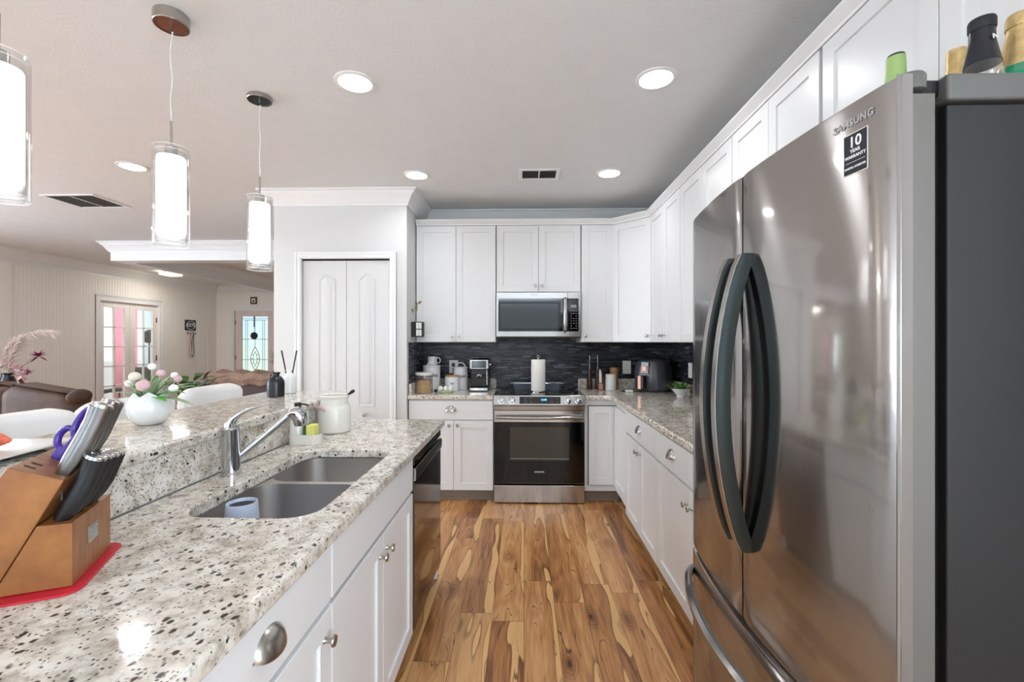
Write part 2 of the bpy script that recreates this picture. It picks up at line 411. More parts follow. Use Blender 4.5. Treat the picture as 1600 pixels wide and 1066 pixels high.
def tag(o, label=None, cat=None, group=None, kind=None):
    if label: o['label'] = label
    if cat: o['category'] = cat
    if group: o['group'] = group
    if kind: o['kind'] = kind
    return o
def T(name, label, cat, loc, rotz=0, group=None):
    o = bpy.data.objects.new(name, None); C.objects.link(o); o.empty_display_size = .05
    o.location = loc; o.rotation_euler = (0, 0, rotz)
    WM[o] = Matrix.Translation(Vector(loc)) @ Matrix.Rotation(rotz, 4, 'Z')
    return tag(o, label, cat, group)
def dup(root, label, loc, rotz=None, group=None):
    def rec(o, par):
        c = o.copy(); C.objects.link(c)
        if par: c.parent = par
        for ch in [x for x in allo if x.parent == o]: rec(ch, c)
        return c
    allo = list(C.objects)
    c = rec(root, None); c.location = loc
    if rotz is not None: c.rotation_euler = (0, 0, rotz)
    c['label'] = label
    if group: c['group'] = group
    WM[c] = Matrix.Translation(Vector(loc)) @ Matrix.Rotation(c.rotation_euler[2], 4, 'Z')
    return c
def struct(name, b, mat, bevel=0, parent=None):
    o = b.build(name, mat, parent, bevel)
    if parent is None: o['kind'] = 'structure'
    return o
def ssmooth(o): return o

def text(name, s, size, mat, parent, mtx, bold=0, ext=.0004, wrap=None, space=1, sx=1, label=None):
    cu = bpy.data.curves.new('t', 'FONT'); cu.body = s; cu.size = size; cu.align_x = 'CENTER'; cu.align_y = 'CENTER'
    cu.extrude = ext; cu.offset = bold; cu.space_character = space; cu.resolution_u = 3
    to = bpy.data.objects.new('t', cu); C.objects.link(to)
    bpy.context.view_layer.update()
    me = bpy.data.meshes.new_from_object(to.evaluated_get(bpy.context.evaluated_depsgraph_get()))
    bpy.data.objects.remove(to); bpy.data.curves.remove(cu)
    bm = bmesh.new(); bm.from_mesh(me); bpy.data.meshes.remove(me)
    for v in bm.verts:
        v.co.x *= sx
        if wrap:
            a = v.co.x/wrap; v.co = Vector((wrap*math.sin(a), v.co.y, (wrap+v.co.z)*math.cos(a)-wrap))
    bm.transform(mtx)
    b = B(); b.bm = bm
    o = b.build(name, mat, parent)
    return o
def face(loc, d):
    """matrix putting text (local x right, y up, z toward the reader) on a face whose outward normal is d"""
    d = Vector(d).normalized(); up = Vector((0, 0, 1)); up = (up-d*up.dot(d)).normalized(); x = up.cross(d)
    m = Matrix((x, up, d)).transposed().to_4x4(); m.translation = loc; return m

def rrect(x0, x1, y0, y1, r, n=6):
    out = []
    for cx, cy, a0 in ((x1-r, y1-r, 0), (x0+r, y1-r, 90), (x0+r, y0+r, 180), (x1-r, y0+r, 270)):
        for k in range(n+1):
            a = R(a0+90*k/n); out.append((cx+r*math.cos(a), cy+r*math.sin(a)))
    return out

# ---------------------------------------------------------------- room shell
CZ = 2.64; XR = 1.41; YB = 4.47; XL = -7.1; YF = 10.3; PX0, PX1, PY = -2.128, -.99, 3.82
struct('floor', B().box(-11, XR+.1, -3, YF+.2, -.1, 0), 'floor')
struct('ceiling', B().box(XL-.1, XR+.1, -3, YF+.2, CZ, CZ+.1), 'ceil')
struct('wall_back', B().box(PX1-.3, XR+.1, YB, YB+.12, 0, CZ), 'wall')
struct('wall_right', B().box(XR, XR+.1, -.55, YB, 0, CZ).box(XR, XR+.1, -3, -2.55, 0, CZ).box(XR, XR+.1, -2.55, -.55, 0, .6).box(XR, XR+.1, -2.55, -.55, 2.3, CZ), 'wall')
struct('window_3', B().box(XR+.03, XR+.07, -2.55, -.55, .6, .66).box(XR+.03, XR+.07, -2.55, -.55, 2.24, 2.3).box(XR+.03, XR+.07, -2.55, -2.49, .66, 2.24).box(XR+.03, XR+.07, -.61, -.55, .66, 2.24).box(XR+.03, XR+.07, -2.55, -.55, 1.43, 1.47), 'trim')  # unseen window, added so light reaches the island fronts
# pantry front wall with the closet-door opening
DX0, DX1, DZ = -1.888, -1.132, 2.068
b = B().box(PX0, DX0, PY, PY+.1, 0, CZ).box(DX1, PX1-.1, PY, PY+.1, 0, CZ).box(DX0, DX1, PY, PY+.1, DZ, CZ)
struct('wall_pantry', b, 'wall')
struct('wall_pantry_side', B().box(PX1-.1, PX1, PY, YB, 0, CZ), 'wall')
struct('wall_hall', B().box(PX0, PX0+.1, PY+.1, YF, 0, CZ), 'wall')
# left wall with beadboard and the French-door opening
FY0, FY1, FZ = 7.427, 8.665, 2.06
b = B().box(XL-.12, XL, -3, FY0, 0, CZ).box(XL-.12, XL, FY1, YF, 0, CZ).box(XL-.12, XL, FY0, FY1, FZ, CZ)
struct('wall_left', b, 'cream')
def bead(y0, y1, z0, z1):
    b = B(); prof = []; y = y0; p = .052
    while y < y1-.001:
        e = min(y+p, y1)
        prof += [(XL+.012, y), (XL+.012, e-.006), (XL+.008, e-.005), (XL+.008, e-.001)]; y = e
    prof += [(XL+.012, y1), (XL, y1), (XL, y0)]
    return b.loft([[(x, yy, z0) for x, yy in prof], [(x, yy, z1) for x, yy in prof]])
b = bead(6.10, FY0-.08, .1, 2.46); struct('trim_1', b, 'cream')
struct('trim_2', bead(FY1+.08, 10.02, .1, 2.46), 'cream')
struct('trim_3', bead(FY0-.08, FY1+.08, FZ+.09, 2.46), 'cream')
struct('trim_4', B().box(XL, XL+.025, 4.0, 10.3, 2.46, 2.64), 'trim')
struct('trim_5', B().box(XL, XL+.03, 4.0, 6.10, 0, 2.46).box(XL, XL+.02, 10.02, 10.3, 0, 2.46), 'cream')
# far wall with front-door opening
EX0, EX1, EZ = -6.66, -5.72, 2.07
b = B().box(XL, EX0, YF, YF+.12, 0, CZ).box(EX1, PX0+.1, YF, YF+.12, 0, CZ).box(EX0, EX1, YF, YF+.12, EZ, CZ)
struct('wall_far', b, 'cream')
# rear wall; unseen glass-door and window openings added to let fill light in
b = B().box(XL, -6.85, -2.95, -2.83, 0, CZ).box(-6.85, -3.75, -2.95, -2.83, 0, .28).box(-6.85, -3.75, -2.95, -2.83, 2.42, CZ).box(-3.75, -3.4, -2.95, -2.83, 0, CZ).box(1.0, XR, -2.95, -2.83, 0, CZ).box(-3.4, 1.0, -2.95, -2.83, 2.45, CZ)
struct('wall_rear', b, 'wall')
w = struct('window_1', B().box(-3.4, 1.0, -2.90, -2.86, 0, .08).box(-3.4, 1.0, -2.90, -2.86, 2.37, 2.45)
           .box(-3.4, -3.32, -2.90, -2.86, 0, 2.45).box(.92, 1.0, -2.90, -2.86, 0, 2.45).box(-1.24, -1.16, -2.90, -2.86, 0, 2.45), 'trim')

struct('window_2', B().box(-6.85, -3.75, -2.90, -2.86, .28, .35).box(-6.85, -3.75, -2.90, -2.86, 2.35, 2.42).box(-6.85, -6.78, -2.90, -2.86, .35, 2.35).box(-3.82, -3.75, -2.90, -2.86, .35, 2.35).box(-5.33, -5.27, -2.90, -2.86, .35, 2.35), 'trim')  # unseen window frame, added around the living-room fill lamp
def crown(p0, p1, nrm, size=.095, top=CZ, e0=0, e1=0):
    """crown moulding running from p0 to p1 (xy), nrm points into the room; e0/e1 mitre the ends"""
    k = size/.1
    prof = [(0, -.125), (.012, -.125), (.016, -.112), (.022, -.108), (.034, -.085), (.058, -.045), (.078, -.028), (.082, -.018), (.1, -.012), (.1, 0), (0, 0)]
    d = Vector((p1[0]-p0[0], p1[1]-p0[1])).normalized()
    r0, r1 = [], []
    for a, z in prof:
        a *= k; z *= k
        r0.append((p0[0]+nrm[0]*a-d.x*a*e0, p0[1]+nrm[1]*a-d.y*a*e0, top+z))
        r1.append((p1[0]+nrm[0]*a+d.x*a*e1, p1[1]+nrm[1]*a+d.y*a*e1, top+z))
    return B().loft([r0, r1])
struct('trim_6', crown((PX0, PY), (PX1, PY), (0, -1), .1, e0=1, e1=1), 'trim')
struct('trim_7', crown((PX1, PY), (PX1, YB), (1, 0), .1, e0=1, e1=-1), 'trim')
struct('trim_8', crown((PX1, YB), (XR, YB), (0, -1), .1, e0=-1, e1=-1), 'trim')
struct('trim_9', crown((XR, YB), (XR, -2.8), (-1, 0), .1, e0=-1), 'trim')
struct('trim_10', crown((XL+.025, 5.9), (XL+.025, YF), (1, 0), .12, e1=-1), 'trim')
struct('trim_11', crown((XL, YF), (PX0, YF), (0, -1), .12, e0=-1), 'trim')
struct('trim_12', crown((XL+.03, -2.8), (XL+.03, 5.9), (1, 0), .12), 'trim')
# dropped beams in the living room
struct('trim_13', B().box(-5.32, PX0, 5.72, 5.92, 2.405, CZ), 'trim', .004)
struct('trim_14', B().box(-5.32, -5.17, 5.92, YF, 2.405, CZ), 'trim', .004)
struct('trim_15', crown((-5.32, 5.72), (PX0, 5.72), (0, -1), .1, e0=1), 'trim')
struct('trim_16', crown((-5.17, 5.92), (-5.17, YF), (1, 0), .1, e0=-1), 'trim')
struct('baseboard_back', B().box(PX0, DX0-.07, PY-.015, PY, 0, .12).box(DX1+.07, PX1, PY-.015, PY, 0, .12), 'trim', .003)
struct('baseboard_left', B().box(XL, XL+.03, -2.8, FY0-.09, 0, .14).box(XL, XL+.03, FY1+.09, YF, 0, .14), 'trim', .003)

# backsplash tile on three walls
struct('wall_backsplash', B().box(PX1, XR, YB-.010, YB, .90, 1.357).box(-.247, .509, YB-.010, YB, 1.357, 1.41).box(XR-.010, XR, 1.69, YB-.010, .90, 1.357)
       .box(PX1, PX1+.010, 3.88, YB-.010, .90, 1.357), 'mosaic')

# pantry door casing + bifold door
def casing(x0, x1, z1, y, wd=.058):
    b = B()
    for a, c, t in ((0, wd, .012), (wd*.12, wd*.5, .018), (wd*.72, wd, .02)):
        b.box(x0-c, x0-a, y-t, y, 0, z1+c).box(x1+a, x1+c, y-t, y, 0, z1+c).box(x0-a, x1+a, y-t, y, z1+a, z1+c)
    return b
struct('trim_17', casing(DX0, DX1, DZ, PY, .055), 'trim', .002)
struct('door_gap_track', B().box(DX0, DX1, PY+.01, PY+.05, DZ-.012, DZ), 'dark')
bpy.data.objects['door_gap_track'].name = 'trim_18'

def arch_panel(x0, x1, z0, z1, rise, n=10):
    """closed outline: flat bottom, cathedral arch top"""
    pts = [(x0, z0), (x1, z0), (x1, z1)]
    for k in range(1, n):
        t = k/n; s_ = math.sin(math.pi*t)
        pts.append((x1+(x0-x1)*t, z1+rise*(s_**1.6)))
    pts.append((x0, z1)); return pts
def panel_door(name, x0, x1, z0, z1, yf, panels, knob=None, mat='doorw'):
    b = B(); b.box(x0, x1, yf, yf+.034, z0, z1)
    o = b.build(name, mat, None, .002)
    o['kind'] = 'structure'
    pb = B()
    for (a0, a1, c0, c1, rise) in panels:
        # moulded ring: outer outline flush, slanting in, raised field in the middle
        def ring(ins, y):
            return [(x, y, z) for x, z in arch_panel(a0+ins, a1-ins, c0+ins, c1-ins, rise*(1-ins*3))]
        rs = [ring(0, yf-.0005), ring(.004, yf-.006), ring(.012, yf-.006), ring(.018, yf-.001), ring(.026, yf-.001), ring(.042, yf-.008), ring(.05, yf-.009)]
        pb.loft(rs)
    pb.build('door_panel', mat, o, 0)
    if knob:
        pb = B(); kx, kz = knob
        pb.tube([(kx, yf, kz), (kx, yf-.012, kz), (kx, yf-.016, kz), (kx, yf-.024, kz), (kx, yf-.030, kz), (kx, yf-.033, kz)], [.008, .007, .012, .017, .013, .003], 20)
        pb.build('door_knob', 'nickel', o)
    return o
xm = (DX0+DX1)/2
for i, (a, c) in enumerate(((DX0+.003, xm-.0015), (xm+.0015, DX1-.003))):
    mid = (a+c)/2 + (.018 if i == 0 else -.018)
    panel_door('door_1' if i == 0 else 'door_2', a, c, .015, DZ-.014, PY+.016,
               [(mid-.075, mid+.075, .81, 1.90, .05), (mid-.075, mid+.075, .12, .64, 0)], (-1.352, .745) if i else None)

# ---------------------------------------------------------------- ceiling fixtures
rl = None
for i, (x, y, lab) in enumerate(((.639, 2.221, 'round recessed ceiling light nearer the camera, above the refrigerator side'),
                             (-.829, 2.215, 'round recessed ceiling light nearer the camera, left of centre'),
                             (-.82, 3.46, 'round recessed ceiling light just in front of the pantry corner'),
                             (.645, 3.459, 'round recessed ceiling light right of the small ceiling vent'),
                             (-2.845, 3.236, 'round recessed ceiling light between the hanging pendants and the far vent'))):
    if rl is None:
        rl = T('recessed_light', lab, 'ceiling light', (x, y, CZ), 0, 'recessed ceiling lights')
        B().lathe([(.079, 0), (.098, 0), (.098, -.004), (.092, -.007), (.079, -.007), (.079, 0)], cap=False).build('trim_ring', 'trim', rl, world=False)
        B().lathe([(.078, -.001), (.078, -.0045), (.02, -.005), (.001, -.005)]).build('lens', 'lit_disc', rl, world=False)
    else: dup(rl, lab, (x, y, CZ))
    area('recessed_lamp', (x, y, CZ-.012), (0, 0, 0), .15, .15, (2.6, 3.2, 2.5, 1.9, 5)[i], (.95, .985, 1.04), 'DISK', 145)
fl = T('flush_light', 'small bright flush ceiling light near the white wall of the living room', 'ceiling light', (-6.45, 8.15, CZ))
B().lathe([(.17, 0), (.17, -.015), (.16, -.02), (.001, -.02)], n=4).build('base', 'trim', fl, .002, world=False)
B().box(-.13, .13, -.13, .13, -.065, -.02).build('shade', 'lit_flush', fl, .02, 3, world=False)
area('living_lamp', (-6.3, 8.15, CZ-.08), (0, 0, 0), .25, .25, 8, (1, .985, .96))

for lx_, ly_ in ((-4.6, 1.6), (-5.0, 4.0)):
    area('living_ceiling_lamp', (lx_, ly_, CZ-.012), (0, 0, 0), .15, .15, 15, (1, .985, .95), 'DISK')  # unseen lamps without fixtures, added to brighten the living-room wall
def vent(label, x0, x1, y0, y1, nsl, cx=1):
    v = T('ceiling_vent', label, 'vent', ((x0+x1)/2, (y0+y1)/2, CZ), 0, None)
    b = B(); f = .028
    b.box(x0, x1, y0, y0+f, CZ-.008, CZ).box(x0, x1, y1-f, y1, CZ-.008, CZ).box(x0, x0+f, y0+f, y1-f, CZ-.008, CZ).box(x1-f, x1, y0+f, y1-f, CZ-.008, CZ)
    if cx: b.box((x0+x1)/2-.005, (x0+x1)/2+.005, y0+f, y1-f, CZ-.008, CZ)
    b.build('frame', 'trim', v, .002)
    B().box(x0+f, x1-f, y0+f, y1-f, CZ-.001, CZ).build('duct', 'shadow', v)  # dark sheet puts the shade behind the louvers into colour
    for k in range(nsl):
        y = y0+f+(y1-y0-2*f)*(k+.5)/nsl
        B().ext([(x0+f, y-.006, CZ-.008), (x0+f, y-.005, CZ-.008), (x0+f, y+.008, CZ-.001), (x0+f, y+.007, CZ-.001)], (x1-x0-2*f, 0, 0)).build('louver', 'grey', v)
vent('small two-bay white ceiling vent between two recessed kitchen lights', -.04, .27, 3.355, 3.575, 6)
vent('white louvred ceiling vent over the living room side', -4.20, -3.72, 3.83, 4.22, 9)

# pendants
def pendant(label, y, copper):
    x = -1.375
    p = T('pendant_light', label, 'pendant light', (x, y, CZ), 0, 'glass cylinder pendants over the bar')
    L = lambda z: z-CZ
    cz = -.045 if copper == 1 else -.022
    B().lathe([(.058, 0), (.061, -.004), (.061, cz+.003), (.059, cz), (.055, cz), (.055, cz+.004), (.001, cz+.004)], n=40).build('canopy', 'nickel', p, world=False)
    o = B().lathe([(.0545, cz+.0035), (.001, cz+.0030)], n=40, cap=False).build('canopy_plate', 'leafr' if copper else 'handleg', p, world=False)
    B().cyl((0, 0, cz+.004), (0, 0, cz-.022), .006).build('strain_relief', 'chrome', p, world=False)
    pts = [(.003*math.sin(k*1.3+y), .003*math.cos(k*1.1), cz-.02+(L(2.215)-(cz-.02))*k/10) for k in range(11)]
    pts[-1] = (0, 0, L(2.215))
    B().tube(pts, .0026, 8).build('cord', 'cordw', p, world=False)
    B().cyl((0, 0, L(2.225)), (0, 0, L(2.12)), .0048).cyl((0, 0, L(2.125)), (0, 0, L(2.085)), .022).build('stem', 'nickel', p, world=False)
    r = .061; B().lathe([(r, L(2.118)), (r, L(1.74)), (r-.0022, L(1.74)), (r-.0022, L(2.118)), (r, L(2.118))], n=48, cap=False).build('outer_glass', 'glass', p, world=False)
    for rr_, zz_ in ((.0602, 2.1185), (.0602, 1.7395), (.0508, 2.1055), (.0508, 1.7545)):
        B().tube([(rr_*math.cos(R(a_)), rr_*math.sin(R(a_)), L(zz_)) for a_ in range(0, 361, 10)], .0011, 6).build('glass_rim', 'txtw', p, world=False)  # white rings paint the bright highlight along the glass edges
    r = .0515; B().lathe([(r, L(2.105)), (r, L(1.755)), (r-.002, L(1.755)), (r-.002, L(2.105)), (r, L(2.105))], n=48, cap=False).build('inner_glass', 'glass', p, world=False)
    r = .049; B().lathe([(.02, L(2.083)), (r-.002, L(2.083)), (r, L(2.079)), (r, L(1.79)), (r-.003, L(1.79)), (r-.003, L(2.07)), (.02, L(2.078))], n=48, cap=False).build('lamp_shade', 'diffuser', p, world=False)
    return p
pendant('glass cylinder pendant light cut off by the left edge of the photo', 1.155, 0)
pendant('glass cylinder pendant light, middle of the three, with copper-brown canopy plate', 1.74, 1)
pendant('glass cylinder pendant light farthest from the camera, close to the pantry wall', 2.335, 0)

# ---------------------------------------------------------------- cabinets
def shaker(w, h, t=.019, rail=.058, dep=.008):
    """slab from y=0 (back) to y=-t (front), recessed flat panel"""
    b = B()
    def ring(i, y): return [(i, y, i), (w-i, y, i), (w-i, y, h-i), (i, y, h-i)]
    b.loft([ring(0, 0), ring(0, -t+.0015), ring(.0015, -t), ring(rail, -t), ring(rail+.002, -t+dep)])
    return b
def slab(w, h, t=.019):
    def ring(i, y): return [(i, y, i), (w-i, y, i), (w-i, y, h-i), (i, y, h-i)]
    return B().loft([ring(0, 0), ring(0, -t+.002), ring(.002, -t)])
def knob(x, z, y, par):
    b = B(); b.tube([(x, y, z), (x, y-.004, z), (x, y-.012, z), (x, y-.018, z), (x, y-.022, z), (x, y-.027, z), (x, y-.029, z)], [.0085, .006, .005, .0075, .0145, .013, .003], 18)
    return b.build('knob', 'nickel', par, world=False)
def cup(x, z, y, par, s=1.0):
    b = B(); rx, rz, ry = .048*s, .030*s, .026*s; n, m = 20, 8
    def shell(k):
        rings = []
        for j in range(m+1):
            ph = math.pi/2*j/m            # 0 at rim plane (y) to tip
            ring = []
            for i in range(n+1):
                a = math.pi*i/n
                ring.append((x+rx*k*math.cos(a)*math.cos(ph*.999), y-ry*k*math.sin(ph)*1.0, z-.008+rz*k*math.sin(a)*math.cos(ph*.999)*1.25-.012*math.sin(ph)))
            rings.append(ring)
        return rings
    b.loft(shell(1), False, False); b.loft(shell(.93), False, False)
    b.box(x-rx*1.05, x+rx*1.05, y-.002, y, z-.010, z-.006)
    return b.build('cup_pull', 'nickel', par, world=False)
def cabinet(name, label, loc, rotz, w, h, dep, fronts, toe=0, group='kitchen cabinets', openbox=False, cat='cabinet', poly=None):
    t = T(name, label, cat, loc, rotz, group)
    if poly: B().prism(poly, 0, h).build('body', 'cab', t, .001, world=False)
    else:
        b = B()
        if openbox: b.box(0, .018, 0, dep, toe, h).box(w-.018, w, 0, dep, toe, h).box(0, w, 0, dep, toe, toe+.018).box(0, w, dep-.01, dep, toe, h).box(0, w, 0, .018, h-.02, h)
        else: b.box(0, w, 0, dep, toe, h)
        b.build('body', 'cab', t, .001, world=False)
    if toe: B().box(0, w, .06, .075, 0, toe).box(0, w, .052, .06, 0, .018).build('toe_kick', 'toe', t, .002, world=False)
    for kind, x0, x1, z0, z1, kn in fronts:
        m = shaker(x1-x0, z1-z0) if kind == 'door' else slab(x1-x0, z1-z0)
        d = m.xf(Matrix.Translation((x0, -.001, z0))).build('door' if kind == 'door' else 'drawer', 'cab', t, world=False)
        if kn == 'cup': cup((x0+x1)/2, (z0+z1)/2+.008, -.020, d)
        elif kn: knob(kn[0], kn[1], -.020, d)
    return t
G = .0015
UB, UT = 1.359, 2.422; UH = UT-UB
def pairdoors(w, z0, z1, kz, off=.032, x0=0):
    m = x0+w/2
    return [('door', x0+.003, m-G, z0, z1, (m-off, kz)), ('door', m+G, x0+w-.003, z0, z1, (m+off, kz))]
YU = 4.148
uw = .728
cabinet('upper_cabinet', 'tall two-door white wall cabinet next to the pantry side wall', (-.983, YU, UB), 0, uw, UH, YB-.011-YU, pairdoors(uw, .003, UH-.003, .055))
cabinet('upper_cabinet', 'short two-door white wall cabinet above the microwave', (-.250, YU, 1.812), 0, .764, UT-1.812, YB-.011-YU, pairdoors(.764, .003, UT-1.812-.003, .055))
cabinet('upper_cabinet', 'narrow single-door white wall cabinet right of the microwave', (.518, YU, UB), 0, .29, UH, YB-.011-YU, [('door', .003, .287, .003, UH-.003, (.035, .055))])
# diagonal corner cabinet
A = Vector((.812, YU)); Bp = Vector((1.085, 3.875)); dd = Bp-A; ang = math.atan2(dd.y, dd.x); ln = dd.length
rot = Matrix.Rotation(-ang, 2)
poly = [tuple(rot @ (Vector(p)-A)) for p in ((A.x, A.y), (Bp.x, Bp.y), (XR-.011, Bp.y), (XR-.011, YB-.011), (A.x, YB-.011))]
cabinet('upper_cabinet', 'diagonal corner wall cabinet with one door', (A.x, A.y, UB), ang, ln, UH, .3, [('door', .004, ln-.004, .003, UH-.003, (ln-.04, .055))], poly=poly)
labs = ['two-door white wall cabinet on the right wall touching the diagonal corner cabinet',
        'two-door white wall cabinet on the right wall, second from the corner',
        'two-door white wall cabinet on the right wall directly behind the refrigerator top']
for lab, (y1, y0) in zip(labs, ((3.868, 3.135), (3.131, 2.362), (2.358, 1.670))):
    w_ = y1-y0; cabinet('upper_cabinet', lab, (1.085, y1, UB), R(-90), w_, UH, XR-.011-1.085, pairdoors(w_, .003, UH-.003, .055))
cabinet('upper_cabinet', 'shorter white wall cabinet mounted over the refrigerator', (1.085, 1.656, 1.90), R(-90), .916, UT-1.90, XR-.011-1.085, pairdoors(.916, .003, UT-1.90-.003, .05))
cabinet('upper_cabinet', 'white wall cabinet at the right edge, nearer than the refrigerator', (1.085, .736, UB), R(-90), .62, UH, XR-.011-1.085, pairdoors(.62, .003, UH-.003, .055))
# crown on cabinets (follows fronts)
cpts = [(-.983, YU-.020), (.806, YU-.020), (1.066, 3.868), (1.066, .116)]
def offs(pts, k):
    out = []
    for i, p in enumerate(pts):
        n1 = n2 = None
        if i > 0: d = (Vector(p)-Vector(pts[i-1])).normalized(); n1 = Vector((d.y, -d.x))
        if i < len(pts)-1: d = (Vector(pts[i+1])-Vector(p)).normalized(); n2 = Vector((d.y, -d.x))
        if n1 is None: n1 = n2
        if n2 is None: n2 = n1
        m = (n1+n2).normalized(); out.append(Vector(p)+m*k/max(.3, m.dot(n1)))
    return out
prof = [(-.10, 0), (.004, 0), (.006, .010), (.014, .016), (.030, .034), (.036, .038), (.036, .048), (-.10, .048)]
rings = list(zip(*[[(q.x, q.y, UT+z) for q in offs(cpts, k)] for k, z in prof]))
struct('trim_19', B().loft([list(r) for r in rings]), 'trim')

# base cabinets
CT = .910; BH = .871
YBF = 3.872; dep = YB-.011-YBF
TB = .103
cabinet('base_cabinet', 'white base cabinet between the pantry wall and the stove', (-.985, YBF, 0), 0, .726, BH, dep,
        [('drawer', .006, .722, .702, .862, 'cup'), ('door', .006, .386, TB, .690, (.386-.034, .655)), ('door', .389, .722, TB, .690, (.389+.034, .655))], toe=.1)
# L-shaped corner cabinet right of stove
t = T('base_cabinet', 'white corner base cabinet right of the stove with plain shaker doors', 'cabinet', (.514, YBF, 0), 0, 'kitchen cabinets')
B().prism([(0, 0), (.266, 0), (.266, -.50), (XR-.011-.514, -.50), (XR-.011-.514, dep), (0, dep)], .1, BH).build('body', 'cab', t, .001, world=False)
B().box(0, .30, .06, .075, 0, .1).box(0, .30, .052, .06, 0, .018).box(.326, .341, -.50, .06, 0, .1).build('toe_kick', 'toe', t, .002, world=False)
B().box(.026, .262, -.0025, 0, .150, .826).build('door_gap', 'dark', t, world=False)  # dark sheet whose border stands for the shade round the door
shaker(.226, .664).xf(Matrix.Translation((.032, -.001, .156))).build('door', 'cab', t, world=False)
shaker(.44, .664).xf(Matrix.Translation((.265, -.03, .156)) @ Matrix.Rotation(R(-90), 4, 'Z')).build('door', 'cab', t, world=False)
XBF = .768
w_ = 3.368-2.590
cabinet('base_cabinet', 'white base cabinet on the right run with one wide drawer over two doors', (XBF, 3.368, 0), R(-90), w_, BH, XR-.011-XBF,
        [('drawer', .004, w_-.003, .705, .862, 'cup')]+pairdoors(w_, TB, .693, .64), toe=.1)
w2 = 2.586-1.70; m2 = 2.586-2.071
cabinet('base_cabinet', 'white base cabinet beside the refrigerator', (XBF, 2.586, 0), R(-90), w2, BH, XR-.011-XBF,
        [('drawer', .003, m2-G, .705, .862, 'cup'), ('drawer', m2+G, w2-.003, .705, .862, None),
         ('door', .003, m2-G, TB, .693, (m2-.03, .62)), ('door', m2+G, w2-.003, TB, .693, (m2+.03, .62))], toe=.1)
# island cabinets, fronts toward +X
XI = -.500
def isl(label, y0, y1, fr, ob=False):
    return cabinet('island_cabinet', label, (XI, y0, 0), R(90), y1-y0, BH, .55, fr, toe=.1, group='island cabinets', openbox=ob)
w_ = .555; isl('white island cabinet nearest the camera, mostly below the photo', .005, .560, [('drawer', .003, w_-.003, .722, .862, 'cup'), ('door', .003, w_-.003, TB, .708, (w_-.04, .645))])
w_ = .560; isl('white island cabinet with a large cup pull on its drawer, left of the sink cabinet', .563, 1.123, [('drawer', .003, w_-.003, .722, .862, 'cup'), ('door', .003, w_-.003, TB, .708, (w_-.04, .645))])
w_ = .832; isl('white two-door sink cabinet between the cup-pull drawer and the dishwasher', 1.126, 1.958, [('drawer', .003, w_-.003, .722, .862, None)]+pairdoors(w_, TB, .708, .645, .036), True)
struct('wall_island', B().box(-1.20, -1.075, -.25, 2.62, 0, 1.033), 'wall')
tag(B().box(-1.07, XI, 2.600, 2.622, 0, BH).build('island_end_panel', 'cab', None, .002), 'white end panel closing the island beyond the dishwasher', 'panel')

# dishwasher
dw = T('dishwasher', 'dark stainless dishwasher at the far end of the island', 'dishwasher', (XI, 1.962, 0), R(90))
wd = .634
B().box(.004, wd-.004, 0, .55, .1, BH-.004).build('body', 'blackmat', dw, world=False)
B().box(.004, wd-.004, .03, .05, 0, .1).build('toe_kick', 'blackmat', dw, world=False)
B().box(.004, wd-.004, -.024, 0, .828, .866).build('control_panel', 'dwsteel', dw, .002, world=False)
B().box(.004, wd-.004, -.024, 0, .11, .755).build('door', 'dwsteel', dw, .003, world=False)
B().ext([(.004, -.024, .757), (.004, -.030, .760), (.004, -.032, .800), (.004, -.029, .812), (.004, -.024, .814), (.004, -.016, .814), (.004, -.016, .757)], (wd-.008, 0, 0)).build('handle', 'steel', dw, .001, world=False)
B().box(.004, wd-.004, -.008, 0, .757, .828).build('handle_recess', 'black', dw, world=False)

# ---------------------------------------------------------------- countertops
def slab_top(name, poly, z0, z1, label, hole=None, bev=.010):
    bm = bmesh.new()
    def loop(pts, z): return [bm.verts.new((x, y, z)) for x, y in pts]
    for z in (z0, z1):
        vs = loop(poly, z); es = [bm.edges.new((vs[i], vs[(i+1) % len(vs)])) for i in range(len(vs))]
        if hole:
            hs = loop(hole, z); es += [bm.edges.new((hs[i], hs[(i+1) % len(hs)])) for i in range(len(hs))]
            if z == z0: l0 = (vs, hs)
            else: l1 = (vs, hs)
            bmesh.ops.triangle_fill(bm, use_beauty=True, use_dissolve=False, edges=es)
        else:
            bm.faces.new(vs)
            if z == z0: l0 = (vs,)
            else: l1 = (vs,)
    for a, c in zip(l0, l1):
        for i in range(len(a)):
            j = (i+1) % len(a); bm.faces.new([a[i], a[j], c[j], c[i]])
    b = B(); b.bm = bm
    o = b.build(name, 'granite', None, bev, 3, ang=50)
    return tag(o, label, 'countertop')
slab_top('countertop', [(PX1+.001, YB-.011), (PX1+.001, 3.838), (-.258, 3.838), (-.258, YB-.011)], .872, CT, 'speckled granite countertop section left of the stove')
slab_top('countertop', [(.515, YB-.011), (.515, 3.838), (.700, 3.838), (.722, 3.828), (.735, 3.80), (.735, 1.70), (XR-.011, 1.70), (XR-.011, YB-.011)], .872, CT, 'L-shaped speckled granite countertop right of the stove')
SX0, SX1, SY0, SY1 = -.915, -.548, 1.165, 1.905
slab_top('countertop', [(-1.058, -.27), (-.462, -.27), (-.462, 2.650), (-1.058, 2.650)], .872, CT, 'speckled granite island countertop holding the sink', hole=rrect(SX0, SX1, SY0, SY1, .085, 7))
slab_top('countertop', [(-1.515, -.27), (-1.035, -.27), (-1.035, 2.60), (-1.05, 2.655), (-1.10, 2.68), (-1.515, 2.68)], 1.034, 1.072, 'raised speckled granite bar top along the island', bev=.012)
